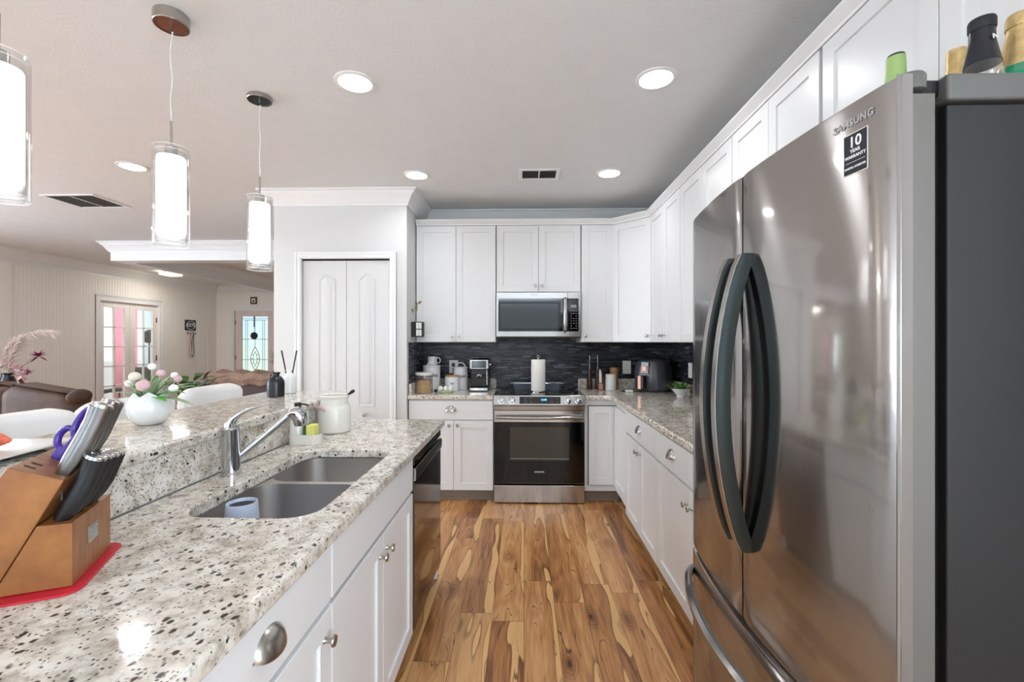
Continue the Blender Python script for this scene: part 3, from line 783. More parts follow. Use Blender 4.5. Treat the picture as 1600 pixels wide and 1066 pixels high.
for nm, bx, lab in (('granite_backsplash', (-1.075, -1.059, -.26, 2.60, CT+.0005, 1.0335), 'granite strip rising from the island counter to the bar top'),
                    ('granite_backsplash', (PX1+.011, -.270, YB-.031, YB-.011, CT+.0005, 1.005), 'low granite backsplash behind the coffee and sugar canisters'),
                    ('granite_backsplash', (PX1+.011, PX1+.031, 3.85, YB-.032, CT+.0005, 1.005), 'low granite backsplash on the pantry side wall beside the grain jar'),
                    ('granite_backsplash', (.527, XR-.012, YB-.031, YB-.011, CT+.0005, 1.005), 'low granite backsplash behind the air fryer and wooden mills'),
                    ('granite_backsplash', (XR-.031, XR-.011, 1.70, YB-.032, CT+.0005, 1.005), 'low granite backsplash on the right wall behind the plant')):
    tag(B().box(*bx).build(nm, 'granite', None, .002), lab, 'backsplash')

# ---------------------------------------------------------------- sink
sk = T('kitchen_sink', 'double-bowl undermount stainless steel sink in the island', 'sink', (-.73, 1.53, .70))
def bowl(y0, y1):
    x0, x1 = SX0-.006, SX1+.006; b = B(); rings = []
    for ins, z, r in ((0, .871, .085), (.001, .84, .085), (.006, .74, .08), (.014, .715, .075), (.03, .702, .065), (.055, .699, .05)):
        rings.append([(x, y, z) for x, y in rrect(x0+ins, x1-ins, y0+ins, y1-ins, min(r, (y1-y0)/2-.01), 7)])
    inner = rings; outer = [[(x, y, z-.002) for x, y, z in r] for r in rings]
    b.loft(inner, False); b.f([b.v(p) for p in inner[-1]])
    return b
b = bowl(SY0-.006, 1.560); bmesh.ops.remove_doubles(b.bm, verts=b.bm.verts[:], dist=1e-5); b.build('basin', 'sink', sk, ang=60)
b = bowl(1.584, SY1+.006); bmesh.ops.remove_doubles(b.bm, verts=b.bm.verts[:], dist=1e-5); b.build('basin', 'sink', sk, ang=60)
# rim + divider deck with two holes: simple strips
def plate(outer, holes, z):
    bm = bmesh.new(); es = []
    for lp_ in [outer]+holes:
        vs_ = [bm.verts.new((x, y, z)) for x, y in lp_]; es += [bm.edges.new((vs_[i], vs_[(i+1) % len(vs_)])) for i in range(len(vs_))]
    bmesh.ops.triangle_fill(bm, use_beauty=True, edges=es); b = B(); b.bm = bm; return b
hx0, hx1 = SX0-.0055, SX1+.0055
b = plate([(SX0-.03, SY0-.03), (SX1+.03, SY0-.03), (SX1+.03, SY1+.03), (SX0-.03, SY1+.03)], [rrect(hx0, hx1, SY0-.0055, 1.5595, .085, 7), rrect(hx0, hx1, 1.5845, SY1+.0055, .085, 7)], .8712)
b.build('rim', 'sink', sk)
for (dx, dy) in ((-.73, 1.36), (-.73, 1.745)):
    B().lathe([(.045, 0), (.045, .003), (.038, .004), (.034, .0015), (.001, .001)], (dx, dy, .6995)).build('drain', 'chrome', sk)
cup_ = T('tumbler', 'pale blue-white cup with dark inside standing in the near sink bowl', 'cup', (-.878, 1.345, .700))
cup_.location = (-.840, 1.335, .700); WM[cup_] = Matrix.Translation(cup_.location)
B().lathe([(.001, 0), (.044, 0), (.051, .006), (.048, .10), (.0425, .183), (.0415, .187), (.039, .187), (.037, .182), (.042, .02), (.001, .015)], n=40).build('body', 'blue', cup_, world=False)
B().lathe([(.0365, .178), (.001, .176)], n=40).build('inner_lining', 'blackmat', cup_, world=False)  # dark disc inside the cup just below its rim

# faucet
fa = T('faucet', 'chrome single-lever faucet with angled pull-out spout behind the sink', 'faucet', (-1.0, 1.535, CT))
fx, fy = -1.003, 1.535
B().lathe([(.033, 0), (.033, .006), (.029, .010), (.0285, .150), (.030, .153), (.030, .158), (.026, .163), (.001, .165)], (fx, fy, CT), 40).lathe([(.0292, .055), (.0292, .058)], (fx, fy, CT), 40).build('body', 'chrome', fa)
sp0 = Vector((fx+.022, fy+.012, CT+.058)); sp1 = Vector((-.835, 1.612, 1.108)); sd = (sp1-sp0)
B().tube([sp0, sp0+sd*.5, sp0+sd*.52, sp0+sd*.53, sp0+sd*.88, sp0+sd], [.0135, .0125, .0125, .0145, .0155, .018], 20).build('spout', 'chrome', fa)
B().tube([sp1-sd*.06, sp1, sp1+Vector((.012, .006, .001)), sp1+Vector((.024, .010, -.012)), sp1+Vector((.028, .012, -.030)), sp1+Vector((.029, .012, -.046))], [.018, .021, .025, .027, .025, .021], 22).build('spray_head', 'chrome', fa)
lt = CT+.158
B().tube([(fx-.004, fy, lt), (fx-.002, fy, lt+.018), (fx+.008, fy+.003, lt+.034), (fx+.032, fy+.010, lt+.052), (fx+.060, fy+.020, lt+.066), (fx+.088, fy+.027, lt+.072)], [.027, .026, .019, .012, .008, .004], 18, flat=.6).build('lever', 'chrome', fa)

# ---------------------------------------------------------------- stove
rg = T('stove', 'stainless slide-in electric stove with black glass oven door', 'stove', (.129, 3.82, 0))
x0, x1 = -.2505, .5075; xc = (x0+x1)/2
B().box(x0+.004, x1-.004, 3.862, 4.44, .03, .895).box(x0+.03, x1-.03, 3.90, 4.40, 0, .03).build('body', 'blackmat', rg)
B().box(x0+.012, x1-.012, 3.845, 4.452, .895, .917).build('cooktop', 'glassblack', rg, .003)
cp = B().ext([(x0-.002, 3.862, .900), (x0-.002, 3.835, .922), (x0-.002, 3.808, .915), (x0-.002, 3.786, .836), (x0-.002, 3.802, .826), (x0-.002, 3.806, .790), (x0-.002, 3.862, .790)], (x1-x0+.004, 0, 0)).build('control_panel', 'steel', rg, .002)
nv = Vector((0, -.9634, .268)); base = Vector((0, 3.797, .8755))
def onp(x, s_): return Vector((x, 3.797+.022*s_/.079*1.0, .8755+s_))
def dial(x):
    c = onp(x, 0)
    B().tube([c, c+nv*.003, c+nv*.004, c+nv*.022, c+nv*.026, c+nv*.027], [.030, .030, .024, .022, .019, .004], 28).ext([c+nv*.026+Vector((-.003, 0, 0))+Vector((0, .005, .018)), c+nv*.026+Vector((.003, 0, 0))+Vector((0, .005, .018)), c+nv*.026+Vector((.003, 0, 0))-Vector((0, .005, .018)), c+nv*.026+Vector((-.003, 0, 0))-Vector((0, .005, .018))], nv*.005).build('dial', 'chrome', cp)
for dx in (-.188, -.100, .368, .453): dial(dx)
ax, bx_ = -.037, .305
dsp = B().ext([onp(ax, .029)+nv*.0012, onp(bx_, .029)+nv*.0012, onp(bx_, -.029)+nv*.0012, onp(ax, -.029)+nv*.0012], -nv*.004).build('display_panel', 'glassblack', cp)
text('clock_digits', '12:08', .022, 'bluelcd', dsp, face(onp(.165, .004)+nv*.0016, nv), .0006)
for k, (tx, tz, s_) in enumerate(((.015, .016, 'BAKE'), (.015, .0, 'BROIL'), (.015, -.018, 'WARM'), (.06, .016, 'CONV'), (.06, -.018, 'CLEAN'), (.232, .016, '1 2 3'), (.232, .0, '4 5 6'), (.232, -.018, '7 8 9'), (.275, .014, 'START'), (.275, -.016, 'OFF'))):
    text('key_legend', s_, .008, 'grey', dsp, face(onp(tx, tz)+nv*.0014, nv))
dr = B().box(x0, x1, 3.822, 3.860, .172, .786).build('oven_door', 'steel', rg, .003)
gl = B().box(x0+.001, x1-.001, 3.818, 3.823, .176, .690).build('door_glass', 'glassblack', dr, .001)
B().box(-.116, .378, 3.8165, 3.8185, .368, .648).build('oven_window', 'ovenglass', gl, .0005)
B().box(-.112, .374, 3.8155, 3.8168, .382, .386).build('rack_line', 'grey', gl)
text('lettering', 'SAMSUNG', .017, 'txtw', gl, face((xc, 3.8178, .272), (0, -1, 0)), .0004, space=1.1)
hz = .732; n = 14
pts = [(x0+.014+(x1-x0-.028)*k/n, 3.792-.018*math.sin(math.pi*k/n), hz) for k in range(n+1)]
B().tube(pts, .016, 14, flat=.9).build('handle', 'steel', dr)
B().box(x0+.014, x0+.034, 3.790, 3.823, hz-.011, hz+.011).box(x1-.034, x1-.014, 3.790, 3.823, hz-.011, hz+.011).build('handle_mount', 'steel', dr, .002)
B().box(x0, x1, 3.822, 3.860, .012, .158).build('storage_drawer', 'steel', rg, .004)
# burner rings drawn on glass
for bx0, by0, br in ((-.07, 4.02, .09), (.33, 4.02, .11), (-.07, 4.30, .075), (.33, 4.30, .08)):
    B().lathe([(br, 0), (br, .0004), (br-.003, .0004), (br-.003, 0), (br, 0)], (bx0, by0, .9171), 48, cap=False).build('burner_ring', 'grey', rg)

# paper towel + holder, baking dish
ph = T('paper_towel_holder', 'chrome paper towel stand on the cooktop', 'paper towel holder', (.129, 4.085, .918))
px, py, pz = .1285, 4.085, .9182
B().lathe([(.072, 0), (.072, .004), (.066, .008), (.001, .009)], (px, py, pz), 36).build('base', 'chrome', ph)
B().cyl((px, py, pz+.008), (px, py, pz+.305), .004).tube([(px+.012*math.cos(a), py, pz+.313+.010*math.sin(a)) for a in [R(-90+30*k) for k in range(13)]], .0025, 8).build('rod', 'chrome', ph)
tag(B().lathe([(.020, 0), (.062, 0), (.0635, .004), (.0635, .272), (.062, .276), (.020, .276), (.020, 0)], (px, py, pz+.0095), 48, cap=False).build('paper_towel_roll', 'paper', None), 'white paper towel roll standing on the stove top', 'paper towel')
bd = T('baking_dish', 'wide blue-grey baking dish with a pale rim at the back of the stove', 'baking dish', (.129, 4.33, .918))
b = B(); c = (.125, 4.325)
def rr(hx, hy, r, z): return [(x, y, z) for x, y in rrect(c[0]-hx, c[0]+hx, c[1]-hy, c[1]+hy, r, 5)]
b.loft([rr(.22, .075, .03, .918), rr(.235, .09, .035, .975), rr(.231, .086, .03, .975), rr(.216, .071, .028, .924)]); b.build('dish', 'pan', bd)
b = B(); b.loft([rr(.236, .091, .035, .972), rr(.262, .098, .03, .976), rr(.262, .098, .03, .982), rr(.232, .087, .03, .982), rr(.232, .087, .03, .972)], False)
b.tube([(c[0]-.262, c[1]-.04, .979), (c[0]-.282, c[1]-.03, .981), (c[0]-.282, c[1]+.03, .981), (c[0]-.262, c[1]+.04, .979)], .006, 8)
b.tube([(c[0]+.262, c[1]-.04, .979), (c[0]+.282, c[1]-.03, .981), (c[0]+.282, c[1]+.03, .981), (c[0]+.262, c[1]+.04, .979)], .006, 8)
b.build('rim', 'foilmirror', bd)

# ---------------------------------------------------------------- microwave
mw = T('microwave', 'stainless over-the-range microwave under the short wall cabinet', 'microwave', (.13, 4.10, 1.40))
x0, x1 = -.2485, .5105; zf = 4.085
B().box(x0, x1, zf+.03, YB-.012, 1.405, 1.808).build('body', 'blackmat', mw, .002)
xs = .392
md = B().box(x0, xs-.001, zf, zf+.032, 1.408, 1.808).build('door', 'steel', mw, .004)
B().box(x0+.018, xs-.002, zf-.003, zf+.001, 1.457, 1.752).build('window_frame', 'glassblack', md, .002)
B().box(x0+.035, xs-.085, zf-.0045, zf-.002, 1.482, 1.705).build('window', 'micglass', md, .002)
B().tube([(xs-.024, zf-.008, 1.462), (xs-.024, zf-.026, 1.475), (xs-.024, zf-.034, 1.53), (xs-.024, zf-.036, 1.604), (xs-.024, zf-.034, 1.68), (xs-.024, zf-.026, 1.735), (xs-.024, zf-.008, 1.748)], .019, 14, up=(1, 0, 0)).build('handle', 'steel', md)
text('lettering', 'Whirlpool', .024, 'txtw', md, face((.115, zf-.0005, 1.782), (0, -1, 0)), .0005)
mp = B().box(xs+.001, x1, zf, zf+.032, 1.408, 1.808).build('control_panel', 'steel', mw, .003)
kp = B().box(xs+.002, x1-.022, zf-.003, zf+.001, 1.457, 1.752).build('keypad', 'glassblack', mp, .002)
B().box(xs+.026, xs+.076, zf-.004, zf-.002, 1.668, 1.694).build('display', 'lcd', kp)
for r_ in range(8):
    for c_ in range(3):
        if r_ in (2, 6) and c_ == 1: continue
        B().box(xs+.026+c_*.022, xs+.037+c_*.022, zf-.0037, zf-.002, 1.635-r_*.022, 1.641-r_*.022).build('key', 'grey', kp)
B().box(x0+.02, x1-.02, zf+.05, YB-.05, 1.397, 1.405).build('vent_panel', 'shadow', mw)

# ---------------------------------------------------------------- refrigerator
fr = T('refrigerator', 'tall stainless French-door refrigerator filling the right side', 'refrigerator', (1.03, 1.209, 0))
fy0, fy1 = .754, 1.664; fc = (fy0+fy1)/2; hw = (fy1-fy0)/2
cs = B().box(.688, 1.385, fy0+.004, fy1-.004, .03, 1.752).build('cabinet_case', 'caseg', fr, .004)
B().box(.684, 1.387, fy0-.002, fy1+.002, 1.756, 1.800).build('top_cover', 'capg', fr, .006)
B().box(.674, .690, fy0+.02, fy1-.02, .04, 1.75).build('door_gasket', 'black', fr)
for yy in (fy0+.06, fy1-.06):
    for xx in (.76, 1.32): B().cyl((xx, yy, 0), (xx, yy, .032), .02).build('foot', 'black', fr)
def surf(y): return .608-.0385*(1-((y-fc)/hw)**2)
def dslab(y0, y1, z0, z1, back=.630, edge=.012):
    ys = [y0+(y1-y0)*k/16 for k in range(17)]
    f = []
    for y in ys:
        x = surf(y)
        e = min(y-y0, y1-y)
        if e < .004: x += .004
        f.append((x, y))
    poly = f+[(back, y1), (back, y0)]
    def ins(p, k, top):
        return [(x+(k if i < 17 else 0), y, top) for i, (x, y) in enumerate(p)]
    return B().loft([ins(poly, .006, z0), ins(poly, .0015, z0+.002), ins(poly, 0, z0+.008), ins(poly, 0, z1-.008), ins(poly, .0015, z1-.002), ins(poly, .006, z1)])
dn = dslab(fy0, fc-.003, .640, 1.800).build('door', 'fridge', fr, ang=25)
df = dslab(fc+.003, fy1, .640, 1.800).build('door', 'fridge', fr, ang=25)
fz = dslab(fy0, fy1, .070, .622).build('freezer_drawer', 'fridge', fr, ang=25)
# bright side trim and door side caps
B().box(.628, .666, fy0, fc-.003, .645, 1.768).build('door_rear', 'doorside', dn, .002)
B().box(.628, .666, fc+.003, fy1, .645, 1.768).build('door_rear', 'doorside', df, .002)
B().box(.604, .609, fy0-.0015, fy0, .642, 1.798).build('edge_trim', 'foilmirror', dn)
# door handles, bowing toward the room
def fhandle(yc, par, z0=.834, z1=1.588):
    n = 24; sec = []
    for k in range(n+1):
        t = k/n; z = z0+(z1-z0)*t; bow = .066*math.sin(math.pi*t)**.75
        xb = surf(yc)-bow
        w_, d_ = .016, .018
        sec.append([(xb-d_-.004, yc-w_*.75, z), (xb-d_-.004, yc+w_*.75, z), (xb-d_*.4, yc+w_, z), (xb+d_*.9, yc+w_*.9, z), (xb+d_*.9, yc-w_*.9, z), (xb-d_*.4, yc-w_, z)])
    o = B().loft(sec).build('door_handle', 'handleg', par, .002)
    sec2 = [[(s_[0][0]-.0012, s_[0][1]+.0005, s_[0][2]), (s_[1][0]-.0012, s_[1][1]+.0008, s_[1][2]), (s_[2][0]+.006, s_[2][1]+.0012, s_[2][2]), (s_[2][0]+.006, s_[2][1]-.002, s_[2][2]), (s_[1][0]+.002, s_[1][1]-.002, s_[1][2]), (s_[0][0]+.002, s_[0][1]+.0005, s_[0][2])] for s_ in sec]
    B().loft(sec2).build('handle_face', 'nickel', o)
fhandle(fc-.038, dn); fhandle(fc+.038, df)
n = 24; sec = []
for k in range(n+1):
    t = k/n; y = fy0+.05+(fy1-fy0-.07)*t; bow = .062*math.sin(math.pi*t)**.6; x = surf(y)-bow; z = .556
    sec.append([(x-.016, y, z-.009), (x-.016, y, z+.009), (x-.004, y, z+.015), (x+.010, y, z+.012), (x+.010, y, z-.012), (x-.004, y, z-.015)])
B().loft(sec).build('drawer_handle', 'steel', fz, .002)
# hinges
for yy, s_ in ((fy0+.045, 1), (fy1-.045, -1)):
    B().lathe([(.018, 0), (.0225, .002), (.0225, .026), (.020, .030), (.001, .031)], (.644, yy-.02*s_, 1.778), 28).build('hinge_cover', 'capg', fr)
    B().box(.655, .70, yy-.03, yy+.03, 1.770, 1.798).build('hinge_arm', 'black', fr, .004)
# lettering + sticker on the near door
sy = .885
def onf(y, z, k=.0008): return Vector((surf(y)-k, y, z))
def fn(y):
    d = 2*.0385*(y-fc)/hw**2; return Vector((-1, d, 0)).normalized()
y_ = .839; text('lettering', 'SAMSUNG', .0175, 'txts', dn, face(onf(y_, 1.762), fn(y_)), .0006, space=1.1)
ys0, ys1, zs0, zs1 = .8095, .8575, 1.669, 1.741
ym = (ys0+ys1)/2; mt = face(onf(ym, (zs0+zs1)/2, .0006), fn(ym))
hw_, hh = (ys1-ys0)/2, (zs1-zs0)/2
stk = B().box(-hw_, hw_, -hh, hh, -.0004, .0004).xf(mt).build('warranty_sticker', 'blackmat', dn)
B().box(-hw_-.0012, hw_+.0012, -hh-.0012, hh+.0012, -.0006, .0002).xf(mt).build('sticker_border', 'txtw', stk)
for s_, sz, dz, bo in (('10', .027, .020, .0005), ('YEAR', .0088, .0045, .0002), ('WARRANTY', .0078, -.0055, .0002), ('DIGITAL INVERTER', .0052, -.025, .0001)):
    text('sticker_text', s_, sz, 'txtw', stk, mt @ Matrix.Translation((0, dz, .0006)), bo, .0002)
B().box(-hw_+.004, hw_-.004, -.0155, -.0149, .0004, .0007).xf(mt).build('sticker_rule', 'txtw', stk)

# bottles on top
def bottle(name, label, x, y, prof, mats, group='bottles on the refrigerator'):
    t = T(name, label, 'bottle', (x, y, 1.8005), 0, group)
    for nm, mt_, pr in zip([p[0] for p in prof], mats, [p[1] for p in prof]): B().lathe(pr, n=32).build(nm, mt_, t, world=False)
    return t
t = bottle('bottle', 'clear bottle with black neck foil and cap on the refrigerator', .931, .950,
       [('glass_body', [(.001, 0), (.038, 0), (.04, .005), (.038, .075), (.033, .105), (.029, .125), (.025, .145), (.001, .145)]), ('neck_foil', [(.0295, .125), (.0245, .150), (.0205, .172), (.0200, .198), (.001, .198)]), ('cap', [(.0212, .196), (.0218, .199), (.0218, .214), (.0205, .218), (.001, .219)])], ['glass', 'navy', 'blackmat'])
text('lettering', 'N', .014, 'txtw', t, face((.931+.002, .950-.0248, 1.8005+.170), (-.05, -1, .15)), .0004)
bottle('bottle', 'gold-foiled bottle with a green label at the right edge on the refrigerator', 1.010, .952,
       [('glass_body', [(.001, 0), (.040, 0), (.042, .005), (.042, .09), (.038, .12), (.001, .12)]), ('label_band', [(.0425, .03), (.0425, .088), (.038, .118), (.001, .120)]), ('neck_foil', [(.0365, .118), (.0315, .140), (.0265, .165), (.0215, .19), (.0215, .205), (.001, .205)]), ('cap', [(.023, .202), (.0235, .206), (.0225, .224), (.020, .229), (.001, .230)])], ['glass', 'greenl', 'yel', 'yel'])
bottle('bottle', 'short gold-capped bottle mostly hidden behind the black-capped bottle', 1.020, 1.10,
       [('glass_body', [(.001, 0), (.032, 0), (.032, .07), (.026, .14), (.016, .18), (.001, .18)]), ('neck_foil', [(.0255, .17), (.0195, .205), (.0185, .250), (.001, .252)])], ['leafr', 'yel'])
bottle('bottle', 'bottle with lime green foil neck behind the refrigerator door top', .880, 1.10,
       [('glass_body', [(.001, 0), (.034, 0), (.035, .12), (.026, .16), (.018, .18), (.001, .18)]), ('neck_foil', [(.022, .175), (.0195, .20), (.0185, .236), (.001, .237)]), ('cap', [(.0165, .236), (.0165, .241), (.001, .242)])], ['greenl', 'lime', 'blackmat'])

# ---------------------------------------------------------------- things on the left counter
def LM(x, y, z=CT): return (x, y, z+.0006)
# grain jar
jr = T('storage_jar', 'clear jar of tan grain with a white lid at the pantry end of the counter', 'jar', LM(-.885, 4.02))
B().lathe([(.001, .003), (.070, .003), (.0705, .112), (.066, .116), (.001, .118)], n=36).build('contents', 'grain', jr, world=False)
B().lathe([(.001, 0), (.073, 0), (.0745, .004), (.0745, .160), (.0725, .160), (.0725, .004), (.001, .003)], n=36, cap=False).build('jar_glass', 'glass', jr, world=False)
B().lathe([(.001, .158), (.078, .158), (.080, .161), (.080, .178), (.077, .182), (.001, .183)], n=36).build('lid', 'ceramic', jr, world=False)
def canister(label, x, y, r, h, txt, ts, group='enamel canisters'):
    t = T('canister', label, 'canister', LM(x, y), 0, group)
    B().lathe([(.001, 0), (r-.003, 0), (r, .003), (r, h-.012), (r-.002, h-.010), (.001, h-.010)], n=44).build('body', 'enamel', t, world=False)
    l = B().lathe([(.001, h-.010), (r+.003, h-.010), (r+.0045, h-.007), (r+.0045, h), (r+.001, h+.003), (.001, h+.006)], n=44).build('lid', 'enamel', t, world=False)
    B().tube([(-.046+.0, 0, h+.002), (-.040, 0, h+.014), (-.024, 0, h+.036), (-.010, 0, h+.042), (.010, 0, h+.042), (.024, 0, h+.036), (.040, 0, h+.014), (.046, 0, h+.002)], .0055, 10, up=(0, 1, 0)).build('lid_handle', 'enamel', l, world=False)
    dv = Vector((-x, -y, 0)).normalized()
    m = face(Vector((x, y, CT+h*.60))+dv*(r+.0004), dv)
    text('lettering', txt, ts, 'txt', t, m, .0009, .0006, wrap=r, space=1.05)
    return t
canister('tall white enamel canister lettered COFFEE with a loop lid handle', -.868, 4.265, .080, .228, 'COFFEE', .034)
canister('white enamel canister lettered SUGAR with a loop lid handle', -.602, 4.32, .069, .212, 'SUGAR', .032)
t = T('canister', 'short white canister with a wooden lid in front of the sugar canister', 'canister', LM(-.662, 4.185), 0, 'enamel canisters')
B().lathe([(.001, 0), (.062, 0), (.065, .003), (.065, .132), (.001, .132)], n=40).build('body', 'enamel', t, world=False)
B().lathe([(.001, .132), (.060, .132), (.060, .142), (.058, .144), (.001, .144)], n=40).build('lid', 'corkw', t, world=False)
text('lettering', 'TEA', .020, 'txt', t, face(Vector((-.662, 4.185, CT+.072))+Vector((.155, -.988, 0))*.0654, (.155, -.988, 0)), .0005, .0005, wrap=.065)
mg = T('mug', 'grey-white mug standing on the coffee canister lid', 'mug', (-.868, 4.300, CT+.235))
B().lathe([(.001, 0), (.040, 0), (.043, .003), (.045, .078), (.043, .078), (.040, .006), (.001, .006)], n=32).build('body', 'enamel', mg, world=False)
B().tube([(.042, 0, .066), (.062, 0, .068), (.074, 0, .052), (.074, 0, .032), (.060, 0, .016), (.041, 0, .016)], .005, 10, up=(0, 1, 0)).build('handle', 'enamel', mg, world=False)
tag(B().ball((-.786, 4.045, CT+.0165), .016).build('round_trinket', 'black', None), 'small shiny black ball between the grain jar and the eggs', 'ornament')
ec = B()
ecx = (-.742, -.697, -.652); ey = 4.035
rings = []
ec.loft([[(x, y, z) for x, y in rrect(-.768+i, -.626-i, ey-.027+i, ey+.027-i, .02, 4)] for i, z in ((.004, CT+.0006), (0, CT+.006), (0, CT+.022), (.003, CT+.022), (.004, CT+.010))])
tag(ec.build('egg_tray', 'mint', None), 'pale green tray holding three white eggs', 'egg tray')
for k, ex in enumerate(ecx):
    tag(B().lathe([(.001, 0), (.010, .001), (.018, .008), (.0215, .018), (.0215, .026), (.018, .038), (.012, .046), (.006, .050), (.001, .0505)], (ex, ey, CT+.0105), 24).build('egg', 'eggw', None),
        ['white egg in the tray, the one nearest the grain jar', 'white egg in the middle of the tray', 'white egg in the tray, the one nearest the short canister'][k], 'egg', 'eggs in the tray')
# espresso machine
em = T('espresso_machine', 'black and stainless espresso machine beside the stove', 'coffee machine', LM(-.408, 4.24))
z0 = CT+.001; a, c = -.500, -.322
B().box(a, c, 4.14, 4.40, z0, z0+.030).build('base', 'black', em, .004)
B().box(a+.006, c-.006, 4.128, 4.142, z0+.006, z0+.034).build('drip_tray', 'steel', em, .005)
B().box(a+.003, c-.003, 4.25, 4.40, z0+.03, z0+.285).build('body', 'black', em, .006)
hd = B().box(a, c, 4.150, 4.40, z0+.200, z0+.290).build('head', 'steel', em, .008)
B().box(a+.022, c-.022, 4.146, 4.151, z0+.212, z0+.278).build('display_window', 'micglass', hd, .002)
B().box(a+.012, c-.012, 4.170, 4.26, z0+.150, z0+.199).build('group_housing', 'black', em, .006)
B().lathe([(.001, .125), (.030, .125), (.034, .130), (.034, .152), (.001, .152)], (-.411, 4.205, z0), 28).build('portafilter', 'chrome', em)
B().cyl((-.411, 4.172, z0+.138), (-.411, 4.105, z0+.128), .010, .012).build('portafilter_handle', 'black', em)
B().tube([(-.340, 4.16, z0+.195), (-.338, 4.15, z0+.15), (-.336, 4.145, z0+.085), (-.334, 4.14, z0+.06)], .0045, 8).build('steam_wand', 'chrome', em)
B().cyl((c-.002, 4.25, z0+.240), (c+.016, 4.25, z0+.240), .013).build('steam_dial', 'chrome', em)
# outlets
def outlet(label, loc, rotz, wdt=.080, h=.125, plug=False, kind='duplex'):
    t = T('wall_outlet', label, 'outlet', loc, rotz, 'outlet plates')
    B().box(-wdt/2, wdt/2, -.006, 0, 0, h).build('cover_plate', 'plate', t, .002, world=False)
    for zz in (h*.30, h*.70):
        s_ = B().box(-.017, .017, -.0075, -.006, zz-.014, zz+.014).build('socket', 'plate', t, .004, world=False)
        B().box(-.008, -.006, -.0078, -.007, zz-.004, zz+.006).box(.006, .008, -.0078, -.007, zz-.004, zz+.006).build('slot', 'dark', s_, world=False)
    if plug:
        B().box(-.013, .013, -.036, -.0075, h*.52, h*.80).build('plug', 'black', t, .004, world=False)
        B().tube([(0, -.028, h*.55), (-.003, -.04, h*.2), (.010, -.035, -.03), (.03, -.03, -.10), (.032, -.028, -.141)], .0035, 8).build('cord', 'cable', t, world=False)
    return t
yw = YB-.0105
outlet('white wall outlet with a black plug between the two tall canisters', (-.690, yw, 1.055), 0, .086, .127, True)
outlet('white wall outlet on the dark tile left of the air fryer', (1.000, yw, 1.052), 0, .080, .127)
outlet('white wall outlet on the right-hand dark tile above the plant', (XR-.0105, 3.86, 1.06), R(-90), .080, .127)
outlet('white outlet on the granite strip behind the soap holder', (-1.0585, 2.17, .925), R(90), .075, .105)

# ---------------------------------------------------------------- right counter things
def mill(label, x, y):
    t = T('wooden_mill', label, 'pepper mill', LM(x, y), 0, 'dark wooden mills')
    B().lathe([(.001, 0), (.024, 0), (.026, .004), (.026, .09), (.0225, .096), (.0215, .195), (.018, .200), (.001, .201)], n=28).build('body', 'darkw', t, world=False)
    B().cyl((0, 0, .200), (0, 0, .208), .011).cyl((0, 0, .205), (0, 0, .322), .0042, .0050).build('steel_rod', 'nickel', t, world=False)
    return t
m0 = mill('dark wooden mill with steel rod, next to the stove', .628, 4.365)
m1 = mill('dark wooden mill with steel rod, partly behind the rose-gold opener', .706, 4.375)
rgp = T('bottle_opener', 'rose-gold and dark rounded electric gadget beside the white jar', 'opener', LM(.727, 4.300))
B().loft([[(x, y, z) for x, y in rrect(-w_+o_, w_+o_, -.024, .024, .02, 4)] for w_, z, o_ in ((.028, 0, 0), (.030, .01, 0), (.030, .10, 0), (.026, .15, -.003), (.016, .19, -.009), (.008, .198, -.014))]).build('body', 'darkw', rgp, world=False)
B().box(-.0285, .012, -.027, -.020, .004, .062).build('lower_band', 'copper', rgp, .003, world=False)
B().loft([[(x, y, z) for x, y in rrect(-w_+o_, w_+o_, -.030, -.021, .004, 3)] for w_, z, o_ in ((.012, .070, -.012), (.013, .10, -.012), (.012, .16, -.013), (.006, .193, -.016))]).build('front_panel', 'plate', rgp, world=False)
t = T('canister', 'plain white ceramic jar with thin wood lid right of the stove', 'canister', LM(.815, 4.30))
B().lathe([(.001, 0), (.048, 0), (.050, .003), (.050, .138), (.001, .138)], n=36).build('body', 'ceramic', t, world=False)
B().lathe([(.001, .138), (.050, .138), (.050, .147), (.048, .149), (.001, .149)], n=36).build('lid', 'cream_b', t, world=False)
tag(B().lathe([(.001, 0), (.040, 0), (.041, .002), (.041, .203), (.039, .206), (.001, .206)], (.862, 4.385, CT+.0006), 36).build('wooden_cylinder', 'corkw', None), 'tall light wooden cylinder behind the plain white jar', 'canister')
tag(B().box(.912, .978, 4.095, 4.135, CT+.0006, CT+.022).build('charger', 'plate', None, .004), 'small white charger block lying on the counter', 'charger')
tag(B().tube([(.975, 4.12, CT+.006), (1.02, 4.16, CT+.004), (1.08, 4.18, CT+.004), (1.15, 4.15, CT+.004), (1.20, 4.18, CT+.004)], .0032, 8).tube([(.916, 4.13, CT+.006), (.89, 4.15, CT+.004), (.885, 4.18, CT+.004), (.93, 4.22, CT+.004), (1.02, 4.30, CT+.004), (1.06, 4.36, CT+.004)], .0032, 8).build('power_cord', 'cable', None), 'thin black cord running from the white charger toward the air fryer', 'cord')
